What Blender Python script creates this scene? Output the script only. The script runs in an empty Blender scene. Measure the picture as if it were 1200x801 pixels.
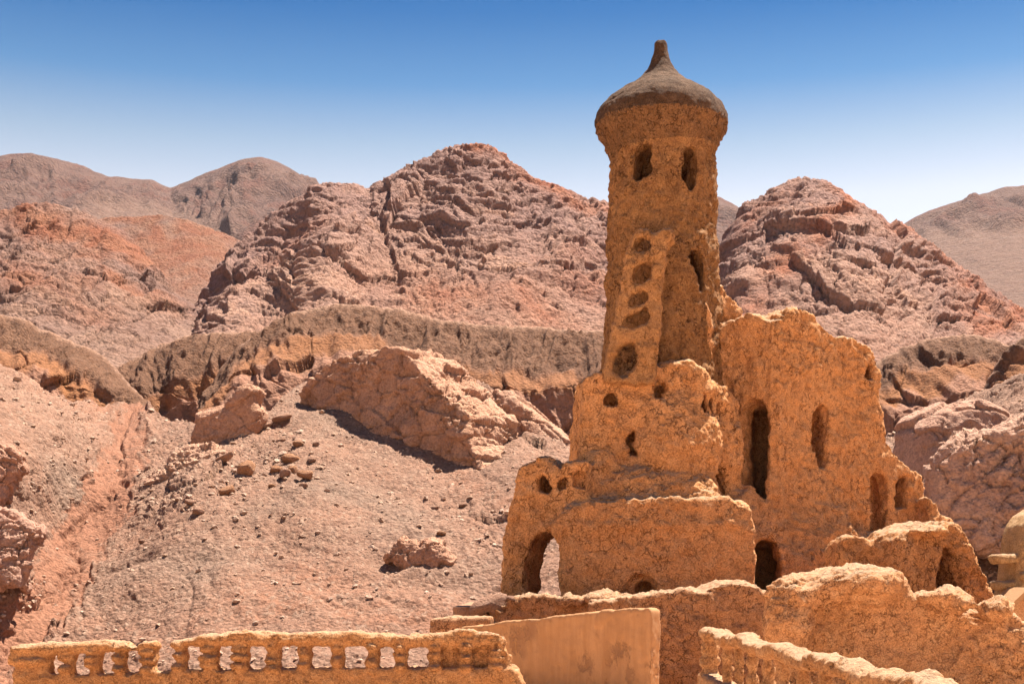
import bpy, math, random, time
import numpy as np
from mathutils import Vector
T0 = time.time()
scene = bpy.context.scene
COL = scene.collection
# ------------------------------------------------------------------ camera, sky, sun, exposure
F, CX, HZ = 1648.0, 600.0, 690.0           # focal length, centre column and eye level of the photograph (1200 x 801)
cam = bpy.data.cameras.new('camera')
cam.sensor_width = 36.0
cam.lens = F / 1200.0 * 36.0
cam.shift_y = (HZ - 400.5) / 1200.0
cam.clip_start, cam.clip_end = 0.1, 20000.0
cam_o = bpy.data.objects.new('camera', cam)
cam_o.location = (0, 0, 0)
cam_o.rotation_euler = (math.radians(90), 0, 0)
COL.objects.link(cam_o)
scene.camera = cam_o

SUN_EL, SUN_AZ = math.radians(65), math.radians(44)     # azimuth measured from +Y (view direction) towards +X
sdir = Vector((math.cos(SUN_EL) * math.sin(SUN_AZ), math.cos(SUN_EL) * math.cos(SUN_AZ), math.sin(SUN_EL)))
world = bpy.data.worlds.new('World')
scene.world = world
world.use_nodes = True
wn, wl = world.node_tree.nodes, world.node_tree.links
wn.clear()
sky = wn.new('ShaderNodeTexSky')
sky.sky_type = 'NISHITA'
sky.sun_disc = False
sky.sun_elevation = SUN_EL
sky.sun_rotation = SUN_AZ
sky.altitude = 600
sky.air_density = 1.0
sky.dust_density = 0.6
sky.ozone_density = 2.0
bg = wn.new('ShaderNodeBackground')
bg.inputs['Strength'].default_value = 0.08
wo = wn.new('ShaderNodeOutputWorld')
# the air near the horizon is pale, the sky above deepens quickly and stays deep to the zenith
wg = wn.new('ShaderNodeNewGeometry'); wsx = wn.new('ShaderNodeSeparateXYZ'); wl.new(wg.outputs['Incoming'], wsx.inputs[0])
wneg = wn.new('ShaderNodeMath'); wneg.operation = 'MULTIPLY'; wneg.inputs[1].default_value = -1.0; wl.new(wsx.outputs['Z'], wneg.inputs[0])
wr = wn.new('ShaderNodeValToRGB'); wl.new(wneg.outputs[0], wr.inputs[0])
wr.color_ramp.interpolation = 'LINEAR'
el = wr.color_ramp.elements
el[0].position, el[0].color = 0.20, (1.46, 0.96, 0.66, 1)
el[1].position, el[1].color = 0.52, (0.055, 0.215, 0.375, 1)
for ps, cl in ((.263, (1.33, 0.90, 0.64, 1)), (.30, (0.82, 0.68, 0.545, 1)), (.337, (0.29, 0.43, 0.49, 1)), (.381, (0.07, 0.25, 0.40, 1))):
    e_ = el.new(ps); e_.color = cl
wm = wn.new('ShaderNodeMix'); wm.data_type = 'RGBA'; wm.blend_type = 'MULTIPLY'; wm.inputs[0].default_value = 1.0
wl.new(sky.outputs[0], wm.inputs[6]); wl.new(wr.outputs[0], wm.inputs[7]); wl.new(wm.outputs[2], bg.inputs['Color'])
wl.new(bg.outputs[0], wo.inputs['Surface'])

sun = bpy.data.lights.new('sun', 'SUN')
sun.energy = 5.0
sun.angle = math.radians(0.53)
sun.color = (1.0, 0.93, 0.82)
sun_o = bpy.data.objects.new('sun', sun)
sun_o.rotation_euler = sdir.to_track_quat('Z', 'Y').to_euler()
sun_o.location = (20, 0, 60)
COL.objects.link(sun_o)
scene.view_settings.view_transform = 'Standard'
scene.view_settings.look = 'None'
scene.view_settings.gamma = 1.0
scene.view_settings.exposure = 1.68
scene.cycles.max_bounces = 6
scene.cycles.diffuse_bounces = 5

# ------------------------------------------------------------------ noise
f32 = np.float32
_rg = np.random.RandomState(7)
_G2 = _rg.normal(size=(4096, 2)).astype(f32); _G2 /= np.linalg.norm(_G2, axis=1, keepdims=True)
_G3 = _rg.normal(size=(4096, 3)).astype(f32); _G3 /= np.linalg.norm(_G3, axis=1, keepdims=True)
_RV = _rg.random_sample((4096, 4)).astype(f32)

def ihash(x, y, z=None, s=0):
    h = x.astype(np.uint32) * np.uint32(0x8da6b343) + y.astype(np.uint32) * np.uint32(0xd8163841) + np.uint32((s * 0x9E3779B1 + 77) & 0xffffffff)
    if z is not None:
        h = h + z.astype(np.uint32) * np.uint32(0xcb1ab31f)
    h ^= h >> np.uint32(15); h *= np.uint32(0x2c1b3c6d); h ^= h >> np.uint32(12); h *= np.uint32(0x297a2d39); h ^= h >> np.uint32(15)
    return h & np.uint32(4095)

def n2(x, y, s=0):
    x = np.asarray(x, f32); y = np.asarray(y, f32)
    xi = np.floor(x).astype(np.int32); yi = np.floor(y).astype(np.int32)
    fx = x - xi; fy = y - yi
    u = fx * fx * (3 - 2 * fx); v = fy * fy * (3 - 2 * fy)
    def c(a, b):
        g = _G2[ihash(xi + a, yi + b, None, s)]
        return g[..., 0] * (fx - a) + g[..., 1] * (fy - b)
    a = c(0, 0); b = c(1, 0); d = c(0, 1); e = c(1, 1)
    a = a + (b - a) * u; d = d + (e - d) * u
    return (a + (d - a) * v) * 1.5

def n3(p, s=0):
    x, y, z = p[:, 0], p[:, 1], p[:, 2]
    xi = np.floor(x).astype(np.int32); yi = np.floor(y).astype(np.int32); zi = np.floor(z).astype(np.int32)
    fx = x - xi; fy = y - yi; fz = z - zi
    u = fx * fx * (3 - 2 * fx); v = fy * fy * (3 - 2 * fy); w = fz * fz * (3 - 2 * fz)
    def c(a, b, e):
        g = _G3[ihash(xi + a, yi + b, zi + e, s)]
        return g[:, 0] * (fx - a) + g[:, 1] * (fy - b) + g[:, 2] * (fz - e)
    r = []
    for e in (0, 1):
        a = c(0, 0, e); b = c(1, 0, e); d = c(0, 1, e); g = c(1, 1, e)
        a = a + (b - a) * u; d = d + (g - d) * u
        r.append(a + (d - a) * v)
    return (r[0] + (r[1] - r[0]) * w) * 1.5

def fbm2(x, y, o=4, s=0, g=0.5):
    t = 0; a = 1.0; k = 1.0
    for i in range(o):
        t = t + a * n2(x * k, y * k, s + i * 17); a *= g; k *= 2.03
    return t

def ridge2(x, y, o=4, s=0, g=0.5):
    t = 0; a = 1.0; k = 1.0
    for i in range(o):
        t = t + a * (1 - 2 * np.abs(n2(x * k, y * k, s + i * 13))); a *= g; k *= 2.03
    return t

def fbm3(p, o=4, s=0, g=0.5):
    t = 0; a = 1.0; k = 1.0
    for i in range(o):
        t = t + a * n3(p * f32(k), s + i * 17); a *= g; k *= 2.03
    return t

def vor2(x, y, s=0, jit=0.9):
    """F1, F2, random quadruple and offset of the nearest cell"""
    x = np.asarray(x, f32); y = np.asarray(y, f32)
    xi = np.floor(x).astype(np.int32); yi = np.floor(y).astype(np.int32)
    F1 = np.full(x.shape, 9, f32); F2 = np.full(x.shape, 9, f32)
    H = np.zeros(x.shape, np.uint32); DX = np.zeros(x.shape, f32); DY = np.zeros(x.shape, f32)
    for a in (-1, 0, 1):
        for b in (-1, 0, 1):
            h = ihash(xi + a, yi + b, None, s)
            r = _RV[h]
            dx = x - (xi + a + 0.5 + (r[..., 0] - 0.5) * jit); dy = y - (yi + b + 0.5 + (r[..., 1] - 0.5) * jit)
            d = dx * dx + dy * dy
            m = d < F1
            F2 = np.where(m, F1, np.minimum(F2, d))
            F1 = np.where(m, d, F1); H = np.where(m, h, H); DX = np.where(m, dx, DX); DY = np.where(m, dy, DY)
    return np.sqrt(F1), np.sqrt(F2), _RV[(H * np.uint32(13) + np.uint32(5)) & np.uint32(4095)], DX, DY

def facet2(x, y, s=0, tilt=1.0):
    f1, f2, r, dx, dy = vor2(x, y, s)
    return (r[..., 0] - 0.5) + tilt * ((r[..., 1] - 0.5) * dx + (r[..., 2] - 0.5) * dy), f2 - f1, r[..., 3]

def vor3(p, s=0, jit=0.85):
    xi = np.floor(p).astype(np.int32)
    n = len(p)
    F1 = np.full(n, 9, f32); F2 = np.full(n, 9, f32); H = np.zeros(n, np.uint32); D = np.zeros((n, 3), f32)
    for a in (-1, 0, 1):
        for b in (-1, 0, 1):
            for c in (-1, 0, 1):
                h = ihash(xi[:, 0] + a, xi[:, 1] + b, xi[:, 2] + c, s)
                q = p - (xi + np.array((a, b, c)) + 0.5 + (_RV[h][:, :3] - 0.5) * jit).astype(f32)
                d = (q * q).sum(1)
                m = d < F1
                F2 = np.where(m, F1, np.minimum(F2, d)); F1 = np.where(m, d, F1); H = np.where(m, h, H)
                D[m] = q[m]
    return np.sqrt(F1), np.sqrt(F2), _RV[(H * np.uint32(13) + np.uint32(5)) & np.uint32(4095)], D

def facet3(p, s=0, tilt=1.0):
    f1, f2, r, d = vor3(p, s)
    return (r[:, 0] - 0.5) + tilt * ((r[:, 1:4] - 0.5) * d).sum(1), f2 - f1, r[:, 3]

def sstep(a, b, x):
    t = np.clip((x - a) / (b - a), 0, 1)
    return t * t * (3 - 2 * t)

# ------------------------------------------------------------------ mesh and object helpers
def mesh_np(name, V, faces, smooth=True, color=None, attrs=None):
    me = bpy.data.meshes.new(name)
    V = np.ascontiguousarray(V, f32); faces = np.ascontiguousarray(faces, np.int32)
    k = faces.shape[1]
    me.vertices.add(len(V)); me.vertices.foreach_set('co', V.ravel())
    me.loops.add(faces.size); me.loops.foreach_set('vertex_index', faces.ravel())
    me.polygons.add(len(faces))
    me.polygons.foreach_set('loop_start', np.arange(0, faces.size, k, dtype=np.int32))
    me.polygons.foreach_set('use_smooth', np.full(len(faces), smooth, bool))
    me.update(calc_edges=True)
    if color is not None:
        at = me.attributes.new('tint', 'FLOAT_COLOR', 'POINT')
        c4 = np.ones((len(V), 4), f32); c4[:, :3] = color
        at.data.foreach_set('color', c4.ravel())
    for n, a in (attrs or {}).items():
        at = me.attributes.new(n, 'FLOAT', 'POINT'); at.data.foreach_set('value', np.ascontiguousarray(a, f32).ravel())
    return me

def tag(o, label=None, cat=None, group=None, kind=None):
    if label: o['label'] = label
    if cat: o['category'] = cat
    if group: o['group'] = group
    if kind: o['kind'] = kind
    return o

def link(name, me, mat, parent=None):
    o = bpy.data.objects.new(name, me)
    if mat is not None: me.materials.clear(); me.materials.append(mat)
    COL.objects.link(o)
    if parent is not None: o.parent = parent
    return o

def empty(name, loc):
    o = bpy.data.objects.new(name, None); o.location = loc; o.empty_display_size = 0.3
    COL.objects.link(o)
    return o

def at(px, py, Y):
    return np.array(((px - CX) / F * Y, Y, (HZ - py) / F * Y))

# ------------------------------------------------------------------ materials
class NT:
    def __init__(self, name, rough=0.95):
        self.m = bpy.data.materials.new(name); self.m.use_nodes = True
        self.n, self.l = self.m.node_tree.nodes, self.m.node_tree.links
        self.n.clear()
        self.out = self.n.new('ShaderNodeOutputMaterial'); self.b = self.n.new('ShaderNodeBsdfPrincipled')
        self.l.new(self.b.outputs[0], self.out.inputs['Surface'])
        self.b.inputs['Roughness'].default_value = rough
        self.b.inputs['Specular IOR Level'].default_value = 0.15
        self.tc = self.n.new('ShaderNodeTexCoord').outputs['Object']
    def put(self, sock, v):
        if hasattr(v, 'is_linked') or isinstance(v, bpy.types.NodeSocket): self.l.new(v, sock)
        else: sock.default_value = v
    def noise(self, scale, detail=4, rough=0.55, vec=None, dist=0.0):
        t = self.n.new('ShaderNodeTexNoise'); self.put(t.inputs['Vector'], vec if vec is not None else self.tc)
        t.inputs['Scale'].default_value = scale; t.inputs['Detail'].default_value = detail
        t.inputs['Roughness'].default_value = rough; t.inputs['Distortion'].default_value = dist
        return t.outputs['Fac']
    def vor(self, scale, feature='F1', vec=None, out='Distance', rand=1.0):
        t = self.n.new('ShaderNodeTexVoronoi'); t.feature = feature
        self.put(t.inputs['Vector'], vec if vec is not None else self.tc)
        t.inputs['Scale'].default_value = scale; t.inputs['Randomness'].default_value = rand
        return t.outputs[out]
    def math(self, op, a, b=0.0, clamp=False):
        t = self.n.new('ShaderNodeMath'); t.operation = op; t.use_clamp = clamp
        self.put(t.inputs[0], a); self.put(t.inputs[1], b)
        return t.outputs[0]
    def ramp(self, fac, a, b, va=0.0, vb=1.0):
        t = self.n.new('ShaderNodeMapRange'); t.interpolation_type = 'SMOOTHSTEP'
        self.put(t.inputs['Value'], fac)
        for k, v in (('From Min', a), ('From Max', b), ('To Min', va), ('To Max', vb)): t.inputs[k].default_value = v
        return t.outputs[0]
    def mix(self, fac, a, b, mode='MIX'):
        t = self.n.new('ShaderNodeMix'); t.data_type = 'RGBA'; t.blend_type = mode
        self.put(t.inputs[0], fac)
        for s, v in ((t.inputs[6], a), (t.inputs[7], b)):
            if isinstance(v, (tuple, list)): v = tuple(v) + (1.0,) if len(v) == 3 else v
            self.put(s, v)
        return t.outputs[2]
    def warp(self, scale, amt, vec=None):
        t = self.n.new('ShaderNodeTexNoise'); self.put(t.inputs['Vector'], vec if vec is not None else self.tc)
        t.inputs['Scale'].default_value = scale; t.inputs['Detail'].default_value = 3
        m = self.n.new('ShaderNodeVectorMath'); m.operation = 'MULTIPLY_ADD'
        self.l.new(t.outputs['Color'], m.inputs[0]); m.inputs[1].default_value = (amt, amt, amt)
        self.put(m.inputs[2], vec if vec is not None else self.tc)
        return m.outputs[0]
    def scale(self, v, vec=None):
        m = self.n.new('ShaderNodeVectorMath'); m.operation = 'MULTIPLY'
        self.put(m.inputs[0], vec if vec is not None else self.tc); m.inputs[1].default_value = v
        return m.outputs[0]
    def attr(self, name, out='Color'):
        t = self.n.new('ShaderNodeAttribute'); t.attribute_name = name
        return t.outputs[out]
    def bump(self, h, dist, strength=1.0, normal=None):
        t = self.n.new('ShaderNodeBump'); t.inputs['Distance'].default_value = dist; t.inputs['Strength'].default_value = strength
        self.put(t.inputs['Height'], h)
        if normal is not None: self.l.new(normal, t.inputs['Normal'])
        return t.outputs[0]
    def fin(self, col, nrm=None):
        self.put(self.b.inputs['Base Color'], col)
        if nrm is not None: self.l.new(nrm, self.b.inputs['Normal'])
        return self.m

def mat_adobe(name, c1, c2, c3, sc=1.0, crack=1.0, pit=1.0, smooth=False, dust=1.0):
    t = NT(name)
    w = t.warp(3.0 * sc, 0.10 / sc)
    big = t.noise(0.55 * sc, 5, 0.6)
    mid = t.noise(3.2 * sc, 5, 0.65)
    fine = t.noise(28 * sc, 4, 0.7)
    col = t.mix(t.ramp(big, 0.38, 0.64), c1, c2)
    col = t.mix(t.ramp(mid, 0.42, 0.70, 0, 0.75), col, c3)
    col = t.mix(t.ramp(fine, 0.36, 0.62, 0.0, 1.0), t.mix(1.0, col, (0.72, 0.66, 0.61), 'MULTIPLY'), t.mix(1.0, col, (1.18, 1.17, 1.16), 'MULTIPLY'))
    # straw flecks and clay crumbs
    fl = t.vor(34 * sc, 'F1', t.scale((1, 1, 0.55), w))
    col = t.mix(t.ramp(fl, 0.05, 0.20, 0.45, 0.0), col, (c1[0] * .42, c1[1] * .36, c1[2] * .3))
    # short broken drying cracks at two sizes; the shade inside them is painted dark
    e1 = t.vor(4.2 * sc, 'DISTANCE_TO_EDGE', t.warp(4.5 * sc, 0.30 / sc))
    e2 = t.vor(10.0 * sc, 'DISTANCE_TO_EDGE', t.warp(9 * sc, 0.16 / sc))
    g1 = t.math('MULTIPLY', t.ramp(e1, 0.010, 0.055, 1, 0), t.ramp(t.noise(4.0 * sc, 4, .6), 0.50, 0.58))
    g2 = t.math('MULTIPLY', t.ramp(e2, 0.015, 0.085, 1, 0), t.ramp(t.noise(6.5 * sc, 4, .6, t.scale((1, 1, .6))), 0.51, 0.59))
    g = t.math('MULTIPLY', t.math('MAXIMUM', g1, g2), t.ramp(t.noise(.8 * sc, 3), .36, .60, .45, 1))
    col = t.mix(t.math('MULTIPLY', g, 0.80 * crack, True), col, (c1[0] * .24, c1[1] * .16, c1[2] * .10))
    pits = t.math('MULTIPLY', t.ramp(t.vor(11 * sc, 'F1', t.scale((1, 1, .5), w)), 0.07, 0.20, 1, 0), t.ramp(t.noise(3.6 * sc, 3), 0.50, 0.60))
    col = t.mix(t.math('MULTIPLY', pits, 0.55 * pit, True), col, (c1[0] * .38, c1[1] * .29, c1[2] * .22))  # pits: the shade in their hollows put into the colour
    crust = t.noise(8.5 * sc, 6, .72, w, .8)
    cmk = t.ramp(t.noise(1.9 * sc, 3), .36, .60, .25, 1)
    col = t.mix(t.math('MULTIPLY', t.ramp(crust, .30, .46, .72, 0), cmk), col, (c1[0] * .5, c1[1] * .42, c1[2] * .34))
    # pale wind-blown dust lying on ledges and wall tops
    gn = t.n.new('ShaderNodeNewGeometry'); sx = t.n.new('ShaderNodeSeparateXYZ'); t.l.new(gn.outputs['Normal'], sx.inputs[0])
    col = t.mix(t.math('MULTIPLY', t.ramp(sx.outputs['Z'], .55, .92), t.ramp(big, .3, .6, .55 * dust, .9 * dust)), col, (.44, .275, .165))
    h = t.math('ADD', t.math('MULTIPLY', mid, 1.1), t.math('MULTIPLY', fine, 0.32))
    h = t.math('ADD', h, t.math('MULTIPLY', crust, 0.9))
    h = t.math('SUBTRACT', h, t.math('MULTIPLY', g, 0.55 * crack))
    h = t.math('SUBTRACT', h, t.math('MULTIPLY', pits, 0.75 * pit))
    return t.fin(col, t.bump(h, 0.07 / sc if not smooth else 0.012, 1.0))

def mat_rock(name, sc=1.0, bumpd=0.1, grain=(0.72, 0.70, 0.68)):
    """terrain: 'tint' carries the mineral colour of the ground; nodes add grain, veins, stones and relief"""
    t = NT(name, 0.97)
    base = t.attr('tint')
    n1 = t.noise(6 * sc, 6, 0.7); n2_ = t.noise(1.3 * sc, 5, 0.6)
    col = t.mix(t.ramp(n1, 0.30, 0.70), t.mix(1.0, base, grain, 'MULTIPLY'), t.mix(1.0, base, (1.17, 1.16, 1.15), 'MULTIPLY'))
    col = t.mix(t.ramp(n2_, 0.35, 0.7, 0, 0.35), col, t.mix(1.0, base, (1.08, 0.92, 0.84), 'MULTIPLY'))
    st = t.vor(5.5 * sc, 'F1', None, 'Color')
    s2 = t.n.new('ShaderNodeSeparateColor'); t.l.new(st, s2.inputs[0])
    col = t.mix(t.ramp(s2.outputs[0], 0.5, 1.0, 0, 0.55), col, t.mix(1.0, base, (1.28, 1.27, 1.26), 'MULTIPLY'))
    col = t.mix(t.ramp(s2.outputs[1], 0.65, 1.0, 0, 0.6), col, t.mix(1.0, base, (0.62, 0.58, 0.58), 'MULTIPLY'))
    h = t.math('ADD', t.math('MULTIPLY', n1, 0.9), t.math('MULTIPLY', t.vor(5.5 * sc), -0.5))
    h = t.math('ADD', h, t.math('MULTIPLY', n2_, 1.5))
    return t.fin(col, t.bump(h, bumpd, 1.0))
M_SCREE = mat_rock('scree_ground', 1.0, 0.15)
M_TERR = mat_rock('terrace_rock', 0.9, 0.20)
M_MOUNT = mat_rock('mountain_rock', 0.45, 0.40)
M_FAR = mat_rock('far_rock', 0.09, 2.2)
M_OUT = mat_rock('outcrop_rock', 1.6, 0.10)

# ------------------------------------------------------------------ terrain
C = lambda *a: np.array(a, f32)
PINK, PALE, PURP, RED = C(0.458, 0.264, 0.172), C(0.541, 0.346, 0.237), C(0.364, 0.226, 0.168), C(0.468, 0.216, 0.120)
GREY, CAP, ORNG, DUST = C(0.374, 0.259, 0.185), C(0.234, 0.144, 0.082), C(0.458, 0.216, 0.090), C(0.520, 0.336, 0.228)

def blob(px, py, x, y, rx, ry, ang=0.0, hard=1.6):
    a = math.radians(ang); c, s = math.cos(a), math.sin(a)
    u = ((px - x) * c + (py - y) * s) / rx; v = (-(px - x) * s + (py - y) * c) / ry
    return np.exp(-(u * u + v * v) ** (hard * 0.5 + 0.2))

def smooth_curve(xs, pts, k=5):
    p = np.interp(xs, [q[0] for q in pts], [q[1] for q in pts])
    step = xs[1] - xs[0]; w = max(1, int(k / step))
    ker = np.hanning(2 * w + 3); ker /= ker.sum()
    return np.convolve(np.pad(p, w + 1, mode='edge'), ker, mode='valid')

def grid_faces(nr, nc):
    i = np.arange(nr * nc, dtype=np.int32).reshape(nr, nc)
    return np.stack((i[:-1, :-1], i[:-1, 1:], i[1:, 1:], i[1:, :-1]), -1).reshape(-1, 4)

def normals(P):
    du = np.gradient(P, axis=1); dv = np.gradient(P, axis=0)
    n = np.cross(du, dv); n /= np.maximum(np.linalg.norm(n, axis=2, keepdims=True), 1e-9)
    return n.astype(f32)

def terrain(name, px0, px1, step, top, bot, rows, Dfun, disp, mat, back=(1, .2), backs=14, k=5, kind='structure', gain=(1, 1, 1)):
    """a slope from its foot (row 0) up to its crest, then down its far side; disp(px, py, t, P) -> outward metres, colour"""
    xs = np.arange(px0, px1 + step, step)
    pt = smooth_curve(xs, top, k); pb = smooth_curve(xs, bot, 8)
    t = np.linspace(0, 1, rows)[:, None]
    py = pb[None] + (pt - pb)[None] * t
    px = np.broadcast_to(xs[None], py.shape)
    t2 = np.broadcast_to(t, py.shape)
    D = Dfun(px, py, t2)
    P = np.stack(((px - CX) / F * D, D, (HZ - py) / F * D), -1).astype(f32)
    N = normals(P)
    d, col = disp(px.astype(f32), py.astype(f32), t2.astype(f32), P, N)
    P = P + N * d[..., None].astype(f32)
    col = col * np.array(gain, f32)
    # far side of the crest
    crest = P[-1]; rowsb = []
    for i in range(1, backs + 1):
        q = crest.copy(); f = (i / backs) ** 1.5
        dd = back[0] * f
        q[:, 1] += dd; q[:, 0] *= 1 + dd / q[:, 1]; q[:, 2] -= back[1] * f
        rowsb.append(q)
    P = np.concatenate((P, np.stack(rowsb)), 0)
    col = np.concatenate((col, np.repeat(col[-1:], backs, 0)), 0)
    me = mesh_np(name, P.reshape(-1, 3), grid_faces(*P.shape[:2]), True, np.clip(col.reshape(-1, 3), 0.01, 0.8))
    o = link(name, me, mat); tag(o, kind=kind)
    return o, P[:rows], px, py

def mixc(a, b, m):
    return a + (b - a) * m[..., None]

def lerp(a, b):
    return lambda px, py, t: a + (b - a) * t

# ---- far ranges
def far_disp(red_pts=(), plain=None):
    def f(px, py, t, P, N):
        x, z = P[..., 0] / 60, P[..., 2] / 45
        r = ridge2(x + 0.4 * n2(x, z, 3), z * 0.5, 5, 11, 0.55)
        cf = 1 - .9 * sstep(.80, .98, t)
        d = (r - 0.5) * 10 * sstep(0.15, 0.5, t) * cf + fbm2(x * 6, z * 6, 4, 5) * 1.6 * cf * sstep(.1, .5, t)
        fac, e, rn = facet2(x * 9 + fbm2(x * 4, z * 4, 2, 8), z * 14, 21)
        d = d + fac * 1.2 * cf * sstep(.2, .5, t)
        col = mixc(PURP * .85, C(0.374, 0.240, 0.172), np.clip(0.5 + (r - .4) * .5 + fbm2(x * 2, z * 5, 4, 9) * .8, 0, 1))
        col = mixc(col, C(0.343, 0.163, 0.107), sstep(.15, .5, fbm2(x * 3, z * 3, 4, 77)) * .6)
        if plain:
            pl = plain(px, py)
            bands = .5 + .5 * np.sin(P[..., 2] * 2.2 + 2 * n2(x * 2, z * 2, 5))
            col = mixc(col, mixc(C(0.447, 0.288, 0.194), C(0.541, 0.384, 0.275), bands * .6), pl)
            d = d * (1 - pl * .85)
        return d, col
    return f

terrain('distant_mountain', -180, 480, 1.9,
        [(-230, 250), (-120, 215), (-50, 195), (0, 184), (35, 179), (65, 184), (90, 194), (130, 208), (165, 212), (178, 211), (200, 223), (215, 216), (245, 203), (285, 187),
         (305, 184), (325, 189), (350, 203), (372, 215), (420, 240), (480, 270)],
        [(-230, 330), (480, 330)], 90, lambda px, py, t: 620 + 330 * t ** 1.2,
        far_disp(plain=lambda px, py: sstep(0, 16, py - np.interp(px, [-200, 0, 100, 150, 210, 260, 290, 340, 480], [250, 252, 244, 236, 236, 262, 290, 300, 330]) + 8 * n2(px / 30, py / 12, 4))),
        M_FAR, (300, 190), gain=(0.395, 0.345, 0.365))
terrain('distant_mountain', 800, 1360, 1.9,
        [(800, 250), (825, 236), (842, 232), (862, 243), (885, 262), (930, 300), (1000, 300), (1040, 275), (1062, 262), (1090, 248), (1120, 238), (1150, 228), (1175, 221), (1200, 219),
         (1240, 224), (1300, 214), (1420, 240)],
        [(800, 370), (1420, 370)], 90, lambda px, py, t: 480 + 420 * t ** 1.2,
        far_disp(plain=lambda px, py: sstep(0, 14, py - np.interp(px, [800, 1000, 1065, 1120, 1200, 1300], [330, 330, 268, 268, 262, 258]) + 8 * n2(px / 30, py / 12, 4))),
        M_FAR, (300, 190), gain=(0.395, 0.345, 0.365))

# ---- the mountains behind the terrace
def mount_disp(seed, zones, ang=0.25, talus=None, amp=1.0, crag=None):
    def f(px, py, t, P, N):
        X, Z = P[..., 0], P[..., 2] * 1.15
        ca, sa = math.cos(ang), math.sin(ang)
        wx = X + 1.6 * fbm2(X / 9, Z / 9, 3, seed + 1); wz = Z + 1.6 * fbm2(X / 9, Z / 9, 3, seed + 2)
        u, v = wx * ca + wz * sa, -wx * sa + wz * ca
        tal = np.zeros_like(px)
        if talus is not None: tal = np.clip(talus(px, py, t) + .35 * fbm2(X / 7, Z / 7, 3, seed + 5), 0, 1)
        cr = np.ones_like(px) if crag is None else np.clip(crag(px, py, t), 0, 1)
        big = ridge2(X / 26 + .3 * n2(Z / 18, X / 30, seed), Z / 40, 4, seed, .5)
        a, ea, ra = facet2(u / 13, v / 8.5, seed + 3, 1.5)
        b, eb, rb = facet2(u / 4.6 + .3 * n2(u / 2, v / 2, seed), v / 1.7, seed + 4, 1.5)
        c, ec, rc = facet2(u / 1.5 + .3 * n2(u, v, seed), v / .62, seed + 6, 1.3)
        g, eg, rg = facet2(u / .6, v / .3, seed + 16, 1.2)
        rk = (1 - .85 * tal) * cr
        soft = ridge2(u / 6, v / 12, 4, seed + 8, .55) * .7 * (1 - cr) * (1 - tal)
        vw = v + .5 * fbm2(u / 9, v / 6, 3, seed + 9)
        led = np.abs(((vw / 2.6) % 1) - .5) * 2; le2 = np.abs(((vw / .8 + .3 * n2(u / 3, v / 3, seed)) % 1) - .5) * 2
        lm = sstep(-.2, .3, fbm2(u / 14, v / 7, 2, seed + 19))
        cf = 1 - .62 * sstep(.86, 1.0, t)
        d = (big - .4) * 1.25 * (1 - .5 * tal) * cf + rk * cf * (a * 1.2 + b * .62 + led * .45 * lm + le2 * .20 * (1 - lm)) + (.3 + .7 * rk) * c * .24 + g * .13 + soft * cf
        vf, evf, rvf = facet2(X / 5.5 + .5 * n2(X / 6, Z / 6, seed + 51), Z / 17, seed + 52, 1.4)
        d = d + rk * cf * sstep(.4, .7, t) * vf * 1.5
        frac = np.exp(-(n2(u / 5 + .4 * n2(v / 3, u / 9, seed), v / 11, seed + 23) / .035) ** 2)
        d = d - rk * cf * (.35 * sstep(.05, 0, ea) + .24 * sstep(.06, 0, eb) + .45 * frac)
        d = d + tal * (c * .10 + g * .13) + fbm2(X * 1.2, Z * 1.2, 2, seed + 31) * .10
        d = d * amp
        strat = fbm2(u / 30, v / 1.6, 4, seed + 7)
        col = mixc(PURP, C(0.468, 0.307, 0.224), np.clip(.5 + strat * .7 + (ra - .5) * .5 + (rb - .5) * .5, 0, 1))
        col = mixc(col, PALE, (sstep(.58, .85, rb) * .75 + sstep(.65, .9, ra) * .5) * rk)
        col = mixc(col, mixc(PINK, C(0.395, 0.235, 0.159), np.clip(.5 + fbm2(X / 5, Z / 5, 3, seed + 12), 0, 1)), np.clip(tal * .85 + .10, 0, 1))
        col = mixc(col, C(0.562, 0.374, 0.258), sstep(.72, .95, rc) * tal * .7)
        col = mixc(col, C(.31, .20, .175), sstep(.45, .85, t + .18 * strat) * .5 * (1 - tal))
        redm = np.zeros_like(px)
        for zn in zones: redm = np.maximum(redm, blob(px, py, *zn[:5]) * zn[5])
        redm = np.clip(redm * (1 + .9 * fbm2(u / 6, v / 4, 4, seed + 13)), 0, 1)
        col = mixc(col, mixc(RED, C(0.416, 0.163, 0.086), np.clip(.5 + fbm2(u / 3, v / 3, 3, seed + 14), 0, 1)), redm)
        return d, col
    return f

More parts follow.
